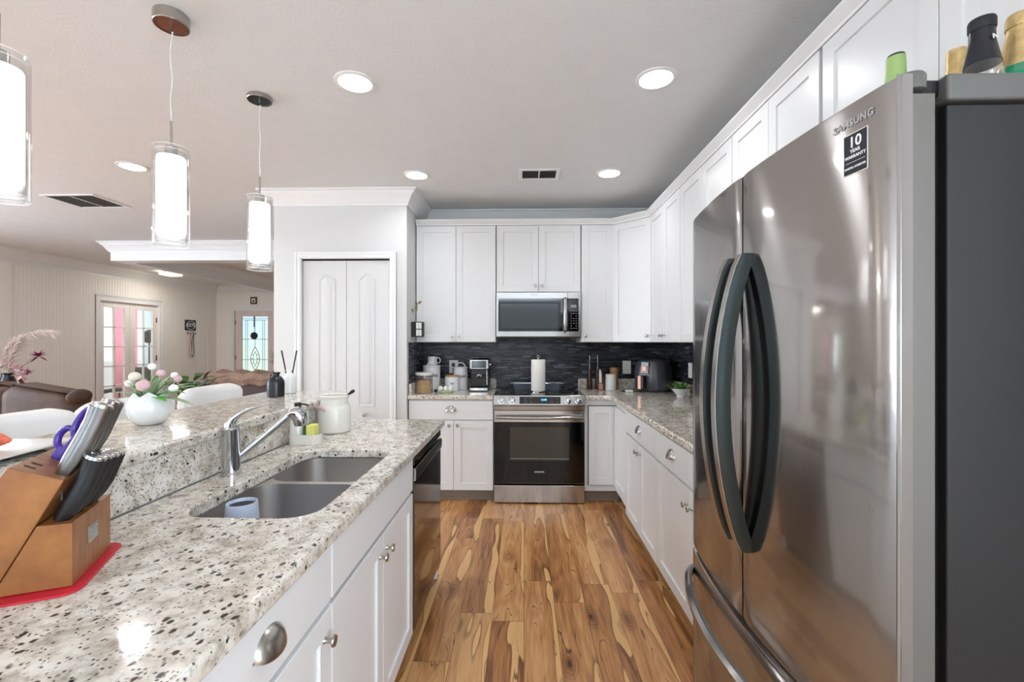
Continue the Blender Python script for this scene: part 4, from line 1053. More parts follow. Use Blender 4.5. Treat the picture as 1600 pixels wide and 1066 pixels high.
# air fryer
af = T('air_fryer', 'charcoal grey air fryer with a copper-trimmed handle in the counter corner', 'air fryer', LM(1.195, 4.225), R(-42))
def afr(wx, wy, z): return [(x, y, z) for x, y in rrect(-wx, wx, -wy, wy, .085, 8)]
B().loft([afr(.115, .125, .0), afr(.130, .140, .012), afr(.142, .150, .03), afr(.146, .152, .12), afr(.140, .148, .22), afr(.125, .135, .275), afr(.10, .11, .292), afr(.05, .05, .297)]).build('body', 'fryer', af, world=False)
B().loft([[(x, -.160+(.016 if z > .2 else 0), z) for x in ()] for z in ()] if 0 else [[(-.052, -.152, .165), (.030, -.152, .165), (.030, -.146, .268), (-.048, -.140, .276)], [(-.050, -.160, .168), (.028, -.160, .168), (.028, -.152, .270), (-.046, -.150, .274)]]).build('control_screen', 'glassblack', af, .004, world=False)
B().box(-.034, .014, -.164, -.156, .185, .235).build('control_badge', 'copper', af, .006, world=False)
h_ = B().box(-.048, .006, -.205, -.145, .030, .150).build('basket_handle', 'black', af, .012, 3, world=False)
B().box(-.050, -.018, -.212, -.200, .028, .150).build('handle_trim', 'copper', h_, .004, world=False)
# succulent
pl = T('potted_plant', 'small green succulent in a flared white pot near the refrigerator', 'plant', LM(1.285, 3.76))
B().lathe([(.001, 0), (.034, 0), (.036, .006), (.034, .014), (.046, .030), (.074, .066), (.078, .072), (.074, .072), (.044, .036), (.001, .034)], n=32).build('pot', 'ceramic', pl, world=False)
for k in range(26):
    a_ = k*2.399; r_ = .012+.034*(k/26); el = 1.25-.95*(k/26)
    B().leaf((r_*math.cos(a_), r_*math.sin(a_), .06), (math.cos(a_)*math.cos(el), math.sin(a_)*math.cos(el), math.sin(el)), .075+.03*random.random(), .026, .15, seg=5).build('leaf', 'leafg' if k % 3 else 'leafb', pl, world=False)
# items on pantry side wall
wr = T('wall_rack', 'small black wall box with white compartments on the pantry side wall', 'wall rack', (-.9895, 3.98, 1.405))
B().box(-.9895, -.893, 3.97, 4.06, 1.407, 1.540).build('box', 'blackmat', wr, .002)
for i in range(2):
    for j in range(2): B().box(-.945+i*.025, -.923+i*.025, 3.9675, 3.971, 1.416+j*.062, 1.470+j*.062).build('compartment', 'plate', wr)
tw = B()
tw.tube([(-.985, 4.0, 1.605), (-.965, 4.0, 1.66), (-.935, 4.0, 1.70), (-.915, 4.0, 1.725)], .002, 6)
for p_, d_ in (((-.978, 4.0, 1.63), (-.3, -.2, .6)), ((-.965, 4.0, 1.66), (.6, -.2, .5)), ((-.945, 4.0, 1.69), (-.2, -.2, .8)), ((-.93, 4.0, 1.70), (.5, -.3, .5)), ((-.955, 4.0, 1.675), (.2, -.2, -.7))): tw.leaf(p_, d_, .04, .02, .2, up=(0, -1, 0))
tag(tw.build('dried_sprig', plain('olive_sprig', (128, 120, 96), .8), None), 'small dried leafy sprig stuck on the pantry side wall above the black box', 'sprig')

# ---------------------------------------------------------------- island counter things
hs = T('soap_caddy', 'white ceramic soap caddy with a black pump and sponge tray by the sink', 'soap dispenser', LM(-.975, 2.005))
B().loft([[(x, y, z) for x, y in rrect(-.068, .072, -.038, .038, .036, 7)] for z in (0, .003)]+[[(x, y, .045) for x, y in rrect(-.070, .074, -.040, .040, .038, 7)], [(x, y, .045) for x, y in rrect(-.066, .070, -.036, .036, .034, 7)], [(x, y, .012) for x, y in rrect(-.064, .068, -.034, .034, .032, 7)]]).build('tray', 'crock', hs, world=False)
B().loft([[(x, y, z) for x, y in rrect(-.066+i, -.002-i, -.034+i, .034-i, .03, 7)] for i, z in ((0, .012), (0, .100), (.004, .112), (.016, .120))]).build('bottle', 'crock', hs, world=False)
B().cyl((-.034, 0, .118), (-.034, 0, .140), .0125).cyl((-.034, 0, .140), (-.034, 0, .150), .006).cyl((-.034, 0, .150), (-.034, 0, .182), .0145).tube([(-.034, 0, .174), (-.005, -.002, .176), (.018, -.004, .170)], [.0045, .004, .003], 8).build('pump', 'blackmat', hs, world=False)
sg = T('sponge', 'yellow sponge with green scrub side standing in the soap caddy', 'sponge', (-.972, 1.998, CT+.0135))
B().box(.016, .052, -.028, .026, 0, .074).build('foam', 'sponge', sg, .004, world=False)
B().box(.004, .0155, -.028, .026, 0, .074).build('scrub_pad', 'scrub', sg, .002, world=False)
ck = T('crock', 'cream stoneware crock with a side handle at the end of the bar', 'crock', LM(-.957, 2.275))
B().lathe([(.001, 0), (.070, 0), (.077, .006), (.079, .03), (.079, .118), (.074, .134), (.067, .141), (.066, .168), (.072, .176), (.073, .183), (.069, .187), (.063, .183), (.061, .15), (.070, .12), (.07, .02), (.001, .014)], n=48).build('body', 'crock', ck, world=False)
B().tube([(-.066, -.044, .126), (-.070, -.062, .134), (-.050, -.082, .134), (-.025, -.090, .128), (-.012, -.080, .118)], [.007, .008, .008, .008, .007], 10).build('handle', 'mauve', ck, world=False)
ut = T('utensil', 'dark utensil handle leaning out of the cream crock', 'utensil', (-.957, 2.275, CT+.03))
B().tube([(-.02, 0, .0), (.03, .005, .10), (.058, .01, .150), (.082, .012, .168)], [.004, .004, .005, .007], 10).build('handle', 'blackmat', ut, world=False)
B().tube([(.079, .012, .166), (.090, .013, .174), (.097, .0135, .177)], [.008, .0095, .005], 10).build('grip', 'black', ut, world=False)

# ---------------------------------------------------------------- knife block
PB = (-.831, .8165, CT+.0045)
kr = R(25.5)
mat_ = T('counter_mat', 'red silicone mat under the knife block', 'mat', (PB[0], PB[1], CT+.0004), kr)
B().prism([(x, y) for x, y in rrect(-.168, .018, -.030, .205, .03, 6)], 0, .0038).build('mat', 'red', mat_, .0012, world=False)
kb = T('knife_block', 'angled wooden knife block on the red mat at the left edge', 'knife block', PB, kr)
KW = .176
def kprism(pts): return B().ext([(u, 0, v) for u, v in pts], (0, KW, 0))
A_, B_, C_, D_, E_ = (-.112, 0), (-.012, .196), (-.088, .228), (-.160, 0), (-.158, .115)
kprism([A_, B_, C_, E_, D_]).build('slanted_block', 'blockw', kb, .002, world=False)
kprism([(0, 0), (0, .116), (-.050, .118), (-.1105, .001)]).build('front_block', 'blockw', kb, .002, world=False)
pb = B().box(-.0, .0018, .062, .108, .052, .086).build('name_plate', 'nickel', kb, .001, world=False)
for k in range(3): B().box(.0018, .0023, .068, .102, .060+k*.008, .063+k*.008).build('engraved_line', 'txts', pb, world=False)
for (fy_, L_) in ((.022, .02), (.045, .02)): B().ext([(-.060, fy_, .2172), (-.076, fy_+.002, .2238), (-.0765, fy_+.006, .2245), (-.0605, fy_+.004, .2178)], (-.0004, 0, .0006)).build('slot', 'dark', kb, world=False)
kd = Vector((.088, 0, .195)).normalized(); kn_ = Vector((kd.z, 0, -kd.x))
def knife(label, u, y, v, L, r, mat, group, flat=1.5, capm='foilmirror'):
    t = T('knife', label, 'knife', Vector(PB)+Matrix.Rotation(kr, 3, 'Z') @ Vector((u, y, v)), kr, group)
    ks = [(0, .62), (.08, .75), (.25, .95), (.5, 1.0), (.75, .95), (.9, 1.0), (.97, 1.05)]
    pts = [kd*(L*a_)+kn_*(.006*math.sin(a_*3.0)) for a_, _ in ks]
    B().tube(pts, [r*w_ for _, w_ in ks], 14, up=tuple(kn_), flat=flat).build('handle', mat, t, world=False)
    e_ = pts[-1]
    B().tube([e_, e_+kd*.006, e_+kd*.008], [r*1.0, r*.95, r*.5], 14, up=tuple(kn_), flat=flat).build('end_cap', capm, t, world=False)
    B().box(-.0012, .0012, -.001, .001, -.05, .004).xf(Matrix.Translation((0, 0, 0))).build('blade', 'knifesteel', t, world=False)
    return t
gk = 'steel handled kitchen knives'
knife('large knife with steel handle in the knife block, nearest the camera', -.026, .030, .200, .142, .0150, 'knifesteel', gk, 1.25)
knife('large knife with steel handle in the knife block, behind the nearest steel one', -.028, .078, .201, .142, .0128, 'knifesteel', gk, 1.25)
knife('large knife with steel handle in the knife block, farthest of the steel ones', -.028, .108, .201, .138, .0120, 'knifesteel', gk, 1.25)
gb = 'black handled steak knives'
for k, (lab, y_, L_) in enumerate((('black handled steak knife in the front row, closest to the camera', .022, .124), ('black handled steak knife in the front row, second from the camera', .056, .120),
                               ('black handled steak knife in the front row, third from the camera', .104, .112), ('black handled steak knife in the front row, farthest from the camera', .138, .108))):
    knife(lab, -.026, y_, .117, L_, .0122, 'black', gb)
sc = T('scissors', 'purple handled kitchen scissors in the knife block', 'scissors', Vector(PB)+Matrix.Rotation(kr, 3, 'Z') @ Vector((-.058, .105, .213)), kr)
ed = (kn_*-.86+Vector((0, .5, 0))).normalized()
def loop(c, ru, rv):
    return [ed*(c[0]+ru*math.cos(a_))+kd*(c[1]+rv*math.sin(a_)) for a_ in [2*math.pi*k/20 for k in range(21)]]
B().tube(loop((.012, .042), .017, .021), .0050, 10, up=tuple(kn_), flat=1.3).tube([kd*-.004+ed*.006, kd*.012+ed*.008, kd*.026+ed*.010], [.010, .011, .007], 10).build('handle', 'purple', sc, world=False)
B().tube(loop((-.010, .082), .018, .032), .0050, 10, up=tuple(kn_), flat=1.3).tube([kd*-.004-ed*.004, kd*.03-ed*.006, kd*.056-ed*.008], [.010, .010, .006], 10).build('handle', 'purple', sc, world=False)
B().box(-.001, .001, -.006, .006, -.04, .002).build('blade', 'knifesteel', sc, world=False)

# ---------------------------------------------------------------- things on the bar
BT = 1.0725
vs = T('vase', 'round white egg-shaped vase with a jagged rim on the bar', 'vase', (-1.325, 1.578, BT))
b = B(); n = 40; prof = [(.030, 0), (.040, .003), (.058, .022), (.067, .048), (.066, .072), (.058, .095), (.049, .110)]
def jag(a_): 
    t_ = (a_*6/(2*math.pi)) % 1; return .018*(1-abs(2*t_-1))
rings = []
for r_, z_ in prof: rings.append([(r_*math.cos(2*math.pi*i/n), r_*math.sin(2*math.pi*i/n), z_) for i in range(n)])
rings[-1] = [((.052-.3*jag(2*math.pi*i/n+.4))*math.cos(2*math.pi*i/n), (.052-.3*jag(2*math.pi*i/n+.4))*math.sin(2*math.pi*i/n), .100+jag(2*math.pi*i/n+.4)) for i in range(n)]
inner = [[(x*.95, y*.95, z) for x, y, z in rings[-1]]]+[[(x*.94, y*.94, z+.004) for x, y, z in r_] for r_ in rings[:-1][::-1]]
b.loft(rings+inner).build('vase', 'ceramic', vs, world=False)
bq = T('flower_arrangement', 'artificial pink and white flowers with green leaves in the white vase', 'flowers', (-1.325, 1.578, BT+.05))
def flower(p, r, m): 
    B().ball(p, (r, r, r*.92), 18, 10).build('bloom', m, bq, world=False)
    B().tube([(p[0]*.2, p[1]*.2, 0), (p[0]*.6, p[1]*.6, p[2]*.6), p], .0022, 6).build('stem', 'leafs', bq, world=False)
# local x ~ right in photo, y ~ away, z up
for p, r, m in (((-.045, -.01, .118), .019, 'cream_b'), ((.010, -.040, .090), .0215, 'pink'), ((.016, .03, .128), .0145, 'pink'), ((-.016, .03, .152), .0135, 'whiteb'),
                ((.078, .03, .108), .014, 'mauve'), ((.090, -.005, .078), .015, 'whiteb'), ((-.074, .0, .094), .014, 'whiteb'), ((.05, .05, .12), .012, 'whiteb')): flower(p, r, m)
for a_, el, L_, w_, m in ((200, 25, .12, .032, 'leafs'), (185, 8, .135, .03, 'leafs'), (170, 40, .11, .03, 'leafs'), (225, 55, .10, .035, 'leafs'), (250, 35, .085, .03, 'leafs'), (150, 60, .11, .03, 'leafs'),
                       (-8, 22, .145, .030, 'leafb'), (-30, 12, .115, .028, 'leafb'), (15, 30, .15, .036, 'leafs'), (-5, 5, .16, .03, 'leafs'), (30, 55, .11, .03, 'leafg'), (60, 60, .12, .032, 'leafs'),
                       (90, 70, .12, .03, 'leafg'), (120, 50, .10, .03, 'leafs'), (-60, 40, .08, .028, 'leafs'), (-90, 50, .09, .03, 'leafb'), (-120, 60, .10, .03, 'leafs'), (45, 35, .13, .034, 'leafs'), (0, 75, .10, .03, 'leafs'), (210, 75, .10, .03, 'leafs')):
    a_, el = R(a_), R(el); d_ = (math.cos(a_)*math.cos(el), math.sin(a_)*math.cos(el), math.sin(el))
    B().leaf((d_[0]*.012, d_[1]*.012, .045), d_, L_, w_, .25).build('leaf', m, bq, world=False)
def diffuser(label, x, y, r, h, mat):
    t = T('diffuser_bottle', label, 'diffuser', (x, y, BT), 0, 'diffuser bottles')
    B().lathe([(.001, 0), (r-.003, 0), (r, .003), (r, h*.55), (r*.93, h*.68), (r*.68, h*.80), (r*.42, h*.86), (.001, h*.86)], n=32).build('body', mat, t, world=False)
    B().lathe([(r*.42, h*.85), (r*.40, h*.92), (r*.52, h*.94), (r*.52, h), (r*.34, h), (r*.34, h*.9)], n=24).build('neck', 'glass' if mat != 'black' else 'black', t, world=False)
    return t
diffuser('black glass bottle on the bar beside the white one', -1.318, 2.385, .043, .130, 'black')
t = diffuser('white diffuser bottle holding two black reeds on the bar', -1.328, 2.545, .037, .134, 'ceramic')
for dx, dy in ((-.038, 0), (.030, .01)):
    B().cyl((dx*.15, dy*.1, .05), (dx*1.2, dy, .242), .0036, .0046, 10).build('reed', 'black', t, world=False)
pt = T('serving_plate', 'white square plate on the bar at the left edge', 'plate', (-1.372, 1.115, BT), R(8))
B().loft([[(x, y, z) for x, y in rrect(-w_, w_, -w_, w_, .02, 4)] for w_, z in ((.085, 0), (.09, .003), (.135, .016), (.136, .019), (.130, .019), (.088, .007))]).build('plate', 'ceramic', pt, world=False)
for k, (sx, sy, sz, lab) in enumerate(((-1.382, 1.09, .0285, 'coral red beaded strawberry ornament on the plate, nearer one'), (-1.420, 1.165, .0285, 'coral red beaded strawberry ornament on the plate, farther one'))):
    sb = B()
    sb.tube([(sx-.065, sy-.01, BT+.033), (sx-.055, sy-.01, BT+.033), (sx-.03, sy, BT+.033), (sx, sy, BT+.033), (sx+.03, sy+.005, BT+.031), (sx+.052, sy+.008, BT+.030), (sx+.060, sy+.01, BT+.030)], [.008, .018, .024, .024, .018, .008, .002], 16)
    tag(sb.build('strawberry_ornament', 'berry', None), lab, 'ornament', 'beaded strawberries on the plate')

# ---------------------------------------------------------------- bar stools
def rbox(b, x0, x1, y0, y1, z0, z1, r, n=4): 
    rs = []
    for k in range(n+1):
        a_ = math.pi/2*k/n; i = r*(1-math.sin(a_)); z = z0+r*(1-math.cos(a_)); rs.append((i, z))
    rs2 = [(i, z1-(z-z0)) for i, z in rs[::-1]]
    return b.loft([[(x, y, z) for x, y in rrect(x0+i, x1-i, y0+i, y1-i, r, 5)] for i, z in rs+rs2])
st = T('bar_stool', 'white tufted bar stool nearest the camera, at the left edge', 'bar stool', (-1.62, 1.52, 0), 0, 'bar stools')
rbox(B(), -.20, .19, -.22, .22, .62, .70, .035).build('seat', 'whitel', st, world=False)
def backcush(y0, y1):
    return rbox(B(), -.238, -.160, y0, y1, .66, 1.112, .035)
b = B()
n_ = 24; rs = []
for k in range(n_+1):
    t_ = k/n_; y_ = -.245+.49*t_; e_ = min(t_, 1-t_)*2
    th_ = .018+.024*min(1, e_*4)**.5-.006*math.exp(-((t_-.5)/.03)**2); ht_ = 1.075+.037*min(1, e_*3)**.5; cx2 = -.198+.03*(2*t_-1)**2
    rs.append([(cx2+th_*math.cos(R(a_))*(1 if abs(math.cos(R(a_))) > .1 else 0), y_, (ht_-th_ if math.sin(R(a_)) >= 0 else .70+th_)+th_*math.sin(R(a_))) for a_ in range(0, 360, 20)])
b.loft(rs)
b.build('backrest', 'whitel', st, world=False)
B().lathe([(.001, 0), (.19, 0), (.20, .006), (.19, .014), (.04, .03), (.028, .05), (.028, .58), (.06, .60), (.06, .62), (.001, .62)], n=32).build('pedestal', 'chrome', st, world=False)
B().tube([(.14*math.cos(R(a_)), .14*math.sin(R(a_)), .26) for a_ in range(-80, 81, 20)], .010, 10).box(0, .14, -.006, .006, .254, .266).build('footrest', 'chrome', st, world=False)
dup(st, 'white tufted bar stool in the middle, partly behind the flower vase', (-1.62, 2.02, 0))
dup(st, 'white tufted bar stool farthest from the camera, right of the flowers', (-1.62, 2.575, 0))

# ---------------------------------------------------------------- living room
sf = T('leather_sofa', 'dark brown leather reclining sofa in the living room at the left edge', 'sofa', (-4.9, 4.1, 0))
b = B()
for (a_, c_, h_, sl) in ((-5.8, -4.49, 1.02, .02), (-4.55, -3.86, 1.0, .11)):
    q = B(); rbox(q, a_, c_, 3.78, 4.04, .35, h_, .115, 8)
    for v in q.bm.verts:
        t_ = (v.co.x-a_)/(c_-a_)
        if v.co.z > .6: v.co.z -= sl*t_*t_; v.co.y += .015*math.sin(t_*9+v.co.z*7)
    q.bm.to_mesh(tmp_ := bpy.data.meshes.new('tmp')); b.bm.from_mesh(tmp_); q.bm.free(); bpy.data.meshes.remove(tmp_)
b.build('backrest', 'leather', sf)
rbox(B(), -5.8, -3.86, 3.85, 4.75, .0, .46, .05).build('seat', 'leather', sf)
rbox(B(), -4.06, -3.84, 3.86, 4.75, .10, .66, .07).build('arm', 'leather', sf)
rbox(B(), -5.96, -5.76, 3.86, 4.75, .10, .66, .07).build('arm', 'leather', sf)
B().ball((-3.885, 3.88, .885), (.055, .11, .065)).build('side_wing', 'leather', sf)
ac = T('armchair', 'dark brown armchair farther back in the living room under a tan throw', 'armchair', (-3.05, 5.1, 0))
rbox(B(), -3.47, -2.56, 4.75, 5.02, .35, .985, .07).build('backrest', 'brownf', ac)
rbox(B(), -3.50, -2.53, 4.78, 5.6, .0, .45, .05).build('seat', 'brownf', ac)
for a_ in (-3.58, -2.64): rbox(B(), a_, a_+.18, 4.78, 5.6, .1, .64, .06).build('arm', 'brownf', ac)
b = B(); rs = []
for k in range(13):
    x = -3.34+.66*k/12; w_ = .012*math.sin(k*1.7)
    rs.append([(x, 4.735+w_*.5, .905+w_), (x, 4.72, .97+w_), (x, 4.76, 1.03+w_), (x, 4.88, 1.05+w_*1.5), (x, 5.01, 1.03+w_), (x, 5.045, .96), (x, 5.045, .74), (x, 5.03, .74), (x, 5.022, .96), (x, 4.99, .988), (x, 4.88, .992), (x, 4.78, .987), (x, 4.748, .96), (x, 4.748, .91)])
b.loft(rs); tag(b.build('throw_blanket', 'throw', None), 'fuzzy tan throw blanket over the back of the brown armchair', 'blanket')
# leafy plant on side table
tb = T('side_table', 'small side table hidden behind the bar stools under the leafy plant', 'side table', (-2.99, 4.0, 0))
B().lathe([(.001, .60), (.22, .60), (.22, .625), (.001, .625)], (0, 0, 0), 32).build('table_top', 'darkw', tb, world=False)
B().lathe([(.001, 0), (.16, 0), (.16, .015), (.03, .03), (.025, .6), (.001, .6)], (0, 0, 0), 24).build('pedestal', 'darkw', tb, world=False)
lp = T('houseplant', 'dark leafy houseplant behind the flowers, near the brown armchair', 'plant', (-2.99, 4.0, .6255))
B().lathe([(.001, 0), (.075, 0), (.10, .17), (.105, .18), (.09, .18), (.07, .15), (.001, .14)], n=28).build('pot', 'ceramic', lp, world=False)
random.seed(3)
for k in range(52):
    a_ = random.uniform(0, 2*math.pi); el = random.uniform(.1, 1.2); r_ = random.uniform(.02, .15); z_ = random.uniform(.20, .42)
    d_ = (math.cos(a_)*math.cos(el), math.sin(a_)*math.cos(el), math.sin(el))
    B().leaf((r_*math.cos(a_), r_*math.sin(a_), z_), d_, random.uniform(.10, .15), .085, .4).build('leaf', random.choice(['leafd', 'leafd', 'leafd', 'leafr', 'leafg']), lp, world=False)
B().tube([(0, 0, .16), (.12, 0, .30), (.24, .0, .42)], .004, 6).build('stem', 'leafd', lp, world=False)
B().leaf((.22, 0, .41), (1, 0, .25), .22, .035, .15).build('leaf', 'leafd', lp, world=False)
# pampas arrangement
tb2 = T('console_table', 'console table behind the leather sofa carrying the dried arrangement', 'console table', (-5.75, 4.95, 0))
B().box(-6.3, -5.35, 4.86, 5.2, .74, .77).build('table_top', 'darkw', tb2, .004)
for xx in (-6.27, -5.41):
    for yy in (4.89, 5.14): B().box(xx, xx+.04, yy, yy+.04, 0, .74).build('leg', 'darkw', tb2)
dv = T('dark_vase', 'dark blue-black vase with dried flowers at the left edge of the living room', 'vase', (-5.82, 4.98, .7705))
B().lathe([(.001, 0), (.06, 0), (.075, .05), (.07, .15), (.05, .21), (.055, .24), (.048, .24), (.04, .2), (.001, .18)], n=28).build('body', 'navy', dv, world=False)
ar = T('dried_arrangement', 'pale pampas plume and magenta dried flowers in the dark vase', 'dried flowers', (-5.82, 4.98, 1.00))
def plume(p0, pts, nh, L0):
    b = B()
    P_ = [Vector(p) for p in pts]
    b.tube(P_, .004, 6)
    for k in range(nh):
        t_ = k/nh*(len(P_)-1); i = int(t_); f_ = t_-i; q = P_[i].lerp(P_[min(i+1, len(P_)-1)], f_)
        dr_ = (P_[min(i+1, len(P_)-1)]-P_[i]).normalized() if i < len(P_)-1 else (P_[-1]-P_[-2]).normalized()
        sd = Vector((random.uniform(-.5, .9), random.uniform(-.6, .6), random.uniform(-.7, .5)))
        d_ = (dr_*1.3+sd).normalized(); L_ = L0*random.uniform(.6, 1.2)*(1-.4*k/nh)
        b.tube([q, q+d_*L_*.5+Vector((0, 0, .004)), q+d_*L_+Vector((.02, 0, -.03))], [.0035, .003, .0006], 4)
    return b
o = plume(None, [(0, 0, 0), (.02, 0, .12), (.07, 0, .27), (.16, 0, .39), (.30, 0, .46), (.44, 0, .48), (.52, 0, .47)], 420, .17).build('pampas_plume', 'pampas', ar, world=False)
o = plume(None, [(0, 0, 0), (-.03, 0, .12), (-.02, 0, .25), (.04, 0, .36), (.14, 0, .42)], 240, .15).build('pampas_plume', 'pampas', ar, world=False)
def spray(p, c, n_, m, L_):
    b = B(); b.tube([(0, 0, -.02), (p[0]*.5, p[1]*.5, p[2]*.45), p], .004, 6)
    b.build('stem', 'leafr', ar, world=False); b = B()
    for k in range(n_):
        a_ = random.uniform(0, 6.28); el = random.uniform(-.6, 1.3); d_ = (math.cos(a_)*math.cos(el), math.sin(a_)*math.cos(el), math.sin(el))
        b.leaf(p, d_, L_*random.uniform(.7, 1.2), L_*.35, .2, seg=3)
    b.build('blossom', m, ar, world=False)
spray((.36, 0, .20), 0, 22, 'magenta', .085); spray((.24, 0, .02), 0, 12, 'magenta', .06); spray((.10, 0, .06), 0, 18, 'mauve', .11); spray((-.02, 0, .10), 0, 18, 'mauve', .10); spray((.16, 0, -.02), 0, 10, 'mauve', .09)
B().leaf((.12, 0, -.03), (.6, 0, -.8), .18, .05, .1).build('leaf', 'leafr', ar, world=False)

# ---------------------------------------------------------------- French doors, front door
def xcasing(y0, y1, z1, x, wd):
    b = B()
    for a_, c_, t_ in ((0, wd, .022), (wd*.75, wd, .030)):
        b.box(x, x+t_, y0-c_, y0-a_, 0, z1+c_).box(x, x+t_, y1+a_, y1+c_, 0, z1+c_).box(x, x+t_, y0-a_, y1+a_, z1+a_, z1+c_)
    return b
struct('trim_20', xcasing(FY0, FY1, FZ, XL, .08), 'trim', .002)
def french(name, y0, y1, g0, g1, hinge):
    xf_, xb = XL-.03, XL-.07
    b = B().box(xb, xf_, y0, g0, .01, FZ-.004).box(xb, xf_, g1, y1, .01, FZ-.004).box(xb, xf_, g0, g1, 1.955, FZ-.004).box(xb, xf_, g0, g1, .01, .26)
    rows = 5; zb, zt = .26, 1.955
    for k in range(1, rows): z = zb+(zt-zb)*k/rows; b.box(xb+.006, xf_-.004, g0, g1, z-.012, z+.012)
    ym_ = (g0+g1)/2; b.box(xb+.006, xf_-.004, ym_-.012, ym_+.012, zb, zt)
    o = b.build(name, 'cream', None, .002); o['kind'] = 'structure'
    B().box((xb+xf_)/2-.003, (xb+xf_)/2+.003, g0, g1, zb, zt).build('glass', 'pane', o)
    for z in (1.78, 1.05, .25): B().box(xf_, xf_+.004, hinge-.014, hinge+.014, z-.05, z+.05).build('hinge', 'shadow', o)
    return o
french('door_3', FY0+.004, 8.046, 7.545, 7.955, FY0+.02); french('door_4', 8.050, FY1-.004, 8.165, 8.565, FY1-.02)
# sunroom beyond: curtains, dark fan, chair
def curtain(label, x, y0, y1, z0, z1, mat):
    n = 60; f_ = [(x+.02*math.sin(k*.9), y0+(y1-y0)*k/n) for k in range(n+1)]
    bk = [(a_-.004, c_) for a_, c_ in f_[::-1]]
    return tag(B().prism(f_+bk, z0, z1).build('curtain', mat, None), label, 'curtain', 'sunroom curtains')
curtain('white sheer curtain seen through the left glass door', -8.55, 8.30, 9.05, .0, 2.4, 'curtw')
curtain('pink curtain seen through the left glass door', -8.35, 9.02, 9.62, .0, 2.4, 'curtp')
curtain('white curtain seen through the right glass door', -8.55, 10.02, 10.55, .0, 2.4, 'curtw')
fn_ = T('standing_fan', 'dark standing lamp silhouette beyond the right glass door', 'floor lamp', (-7.45, 8.86, 0))
B().lathe([(.001, 0), (.16, 0), (.16, .02), (.015, .04), (.012, 1.35), (.001, 1.35)], n=20).build('pole', 'black', fn_, world=False)
B().lathe([(.05, 1.34), (.10, 1.38), (.09, 1.55), (.03, 1.60), (.001, 1.6)], n=20).build('shade', 'black', fn_, world=False)
fc_ = T('desk', 'brown desk beyond the right glass door', 'desk', (-7.9, 9.3, 0))
B().box(-8.1, -7.6, 9.05, 9.75, .78, .84).build('desk_top', 'darkw', fc_)
B().box(-8.08, -8.02, 9.07, 9.73, 0, .78).box(-7.68, -7.62, 9.07, 9.73, 0, .78).build('side', 'darkw', fc_)
ch = T('office_chair', 'dark chair beyond the left glass door', 'chair', (-7.8, 8.2, 0))
rbox(B(), -.22, .22, -.22, .22, .42, .50, .03).build('seat', 'navy', ch, world=False)
rbox(B(), -.24, -.18, -.20, .20, .52, .92, .025).build('backrest', 'navy', ch, world=False)
for a_ in (-.18, .18):
    for c_ in (-.18, .18): B().cyl((a_, c_, 0), (a_, c_, .43), .015).build('leg', 'black', ch, world=False)
struct('wall_sunroom', B().box(-9.9, -9.8, 6.5, 12.5, 0, .9).box(-9.9, -9.8, 6.5, 12.5, 2.35, 2.7), 'cream')
area('sunroom_daylight', (-9.3, 8.9, 1.9), (R(90), 0, R(-90)), 2.4, 1.6, 45, (.9, .96, 1))
# front door
b = B()
gx0, gx1, gz0, gz1 = -6.505, -5.895, .55, 1.945
yf = YF+.03
b.box(EX0+.004, gx0, yf, yf+.045, .01, EZ-.004).box(gx1, EX1-.004, yf, yf+.045, .01, EZ-.004).box(gx0, gx1, yf, yf+.045, gz1, EZ-.004).box(gx0, gx1, yf, yf+.045, .01, gz0)
fd = b.build('door_5', plain('blush_door_paint', (224, 210, 204), .45), None, .002); fd['kind'] = 'structure'
B().box(gx0, gx1, yf+.018, yf+.028, gz0, gz1).build('leaded_glass', 'doorglass', fd)
b = B(); yy = yf+.012; cx_ = (gx0+gx1)/2
def came(p, q, r_=.005): b.tube([(p[0], yy, p[1]), (q[0], yy, q[1])], r_, 6)
for xx in (gx0+.085, gx0+.13, gx1-.085, gx1-.13): came((xx, gz0), (xx, gz1-.09))
came((gx0+.05, gz1-.09), (gx1-.05, gz1-.09)); came((gx0, gz1-.05), (gx1, gz1-.05))
for zz in (.95, 1.42): came((gx0, zz), (gx1, zz))
came((cx_, gz0), (cx_, .72)); came((cx_, 1.22), (cx_, gz1))
for sgn in (-1, 1):
    pr = None
    for k in range(9):
        t_ = k/8; z = .70+.54*t_; x = cx_+sgn*.105*math.sin(math.pi*t_)**1.0
        if pr: came(pr, (x, z), .007)
        pr = (x, z)
    pr = None
    for k in range(9):
        t_ = k/8; z = .80+.34*t_; x = cx_+sgn*.045*math.sin(math.pi*t_)
        if pr: came(pr, (x, z))
        if k in (2, 4, 6): came((x, z), (cx_+sgn*.10*math.sin(math.pi*(t_*.6+.2)), .70+.54*(t_*.8+.1)))
        pr = (x, z)
b.build('lead_came', 'shadow', fd)
B().box(EX1-.10, EX1-.04, yf-.012, yf, .98, 1.16).cyl((EX1-.07, yf-.01, .92), (EX1-.07, yf-.05, .92), .03).build('door_lock', 'nickel', fd)
for z in (1.8, 1.0): B().box(EX0-.004, EX0+.02, yf-.004, yf, z-.05, z+.05).build('hinge', 'shadow', fd)
struct('trim_21', casing(EX0, EX1, EZ, YF, .07), 'trim', .002)
hn = T('door_hanging', 'round black ornament hanging on the front door glass', 'ornament', (-6.2, YF-.01, 1.55))
hx = (gx0+gx1)/2-.01
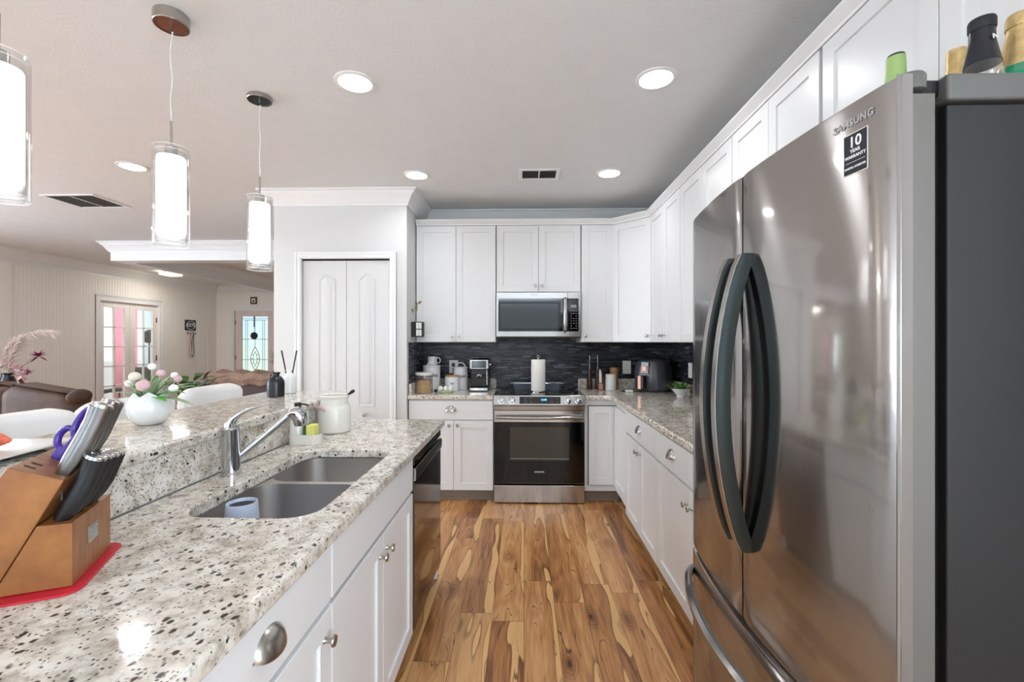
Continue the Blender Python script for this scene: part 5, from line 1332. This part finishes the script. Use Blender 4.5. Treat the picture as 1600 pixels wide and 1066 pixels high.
B().cyl((hx, YF+.012, 1.50), (hx, YF+.028, 1.50), .082, n=32).build('disc', 'blackmat', hn)
B().box(hx-.012, hx+.012, YF+.018, YF+.022, 1.70, 1.96).cyl((hx, YF+.02, 1.57), (hx, YF+.02, 1.71), .004).build('ribbon', 'blackmat', hn)
pf = T('picture_frame', 'tiny dark framed picture above the front door', 'picture frame', (-6.2, YF, 2.22))
B().box(-6.275, -6.125, YF-.022, YF-.001, 2.225, 2.390).build('frame', 'ledge', pf, .004)
B().box(-6.243, -6.157, YF-.026, YF-.021, 2.258, 2.355).build('picture', 'plate', pf)
B().ball((-6.2, YF-.027, 2.295), (.02, .006, .03)).build('motif', 'ledge', pf)
# key rack
ky = T('key_rack', 'black key rack lettered KEYS with white oval on the beadboard wall', 'key rack', (XL+.012, 9.47, 1.62))
kx = XL+.0125
rk = B().box(kx, kx+.02, 9.33, 9.63, 1.60, 1.825).build('board', 'blackmat', ky, .003)
ov = B().tube([(kx+.021, 9.48+.125*math.cos(R(a_)), 1.71+.085*math.sin(R(a_))) for a_ in range(0, 361, 15)], .005, 6).build('oval_ring', 'txtw', rk)
text('lettering', 'KEYS', .105, 'txtw', rk, face((kx+.021, 9.48, 1.712), (1, 0, 0)), .002)
for yy in (9.37, 9.44, 9.52, 9.59): B().tube([(kx, yy, 1.585), (kx+.03, yy, 1.56), (kx+.045, yy, 1.535), (kx+.04, yy, 1.51)], .006, 8).build('hook', 'dark', ky)
B().box(kx, kx+.012, 9.33, 9.63, 1.555, 1.60).build('hook_rail', 'plate', ky)
for yy, m, lab in ((9.45, 'mauve', 'pale pink lanyard hanging from the key rack'), (9.52, 'txt', 'dark and white lanyard hanging from the key rack')):
    tag(B().tube([(kx+.045, yy, 1.53), (kx+.03, yy-.02, 1.40), (kx+.025, yy-.03, 1.12), (kx+.025, yy-.005, 1.03), (kx+.03, yy+.035, 1.10), (kx+.03, yy+.02, 1.40), (kx+.05, yy+.004, 1.535)], .009, 8, flat=.5).build('lanyard', m, None), lab, 'lanyard')
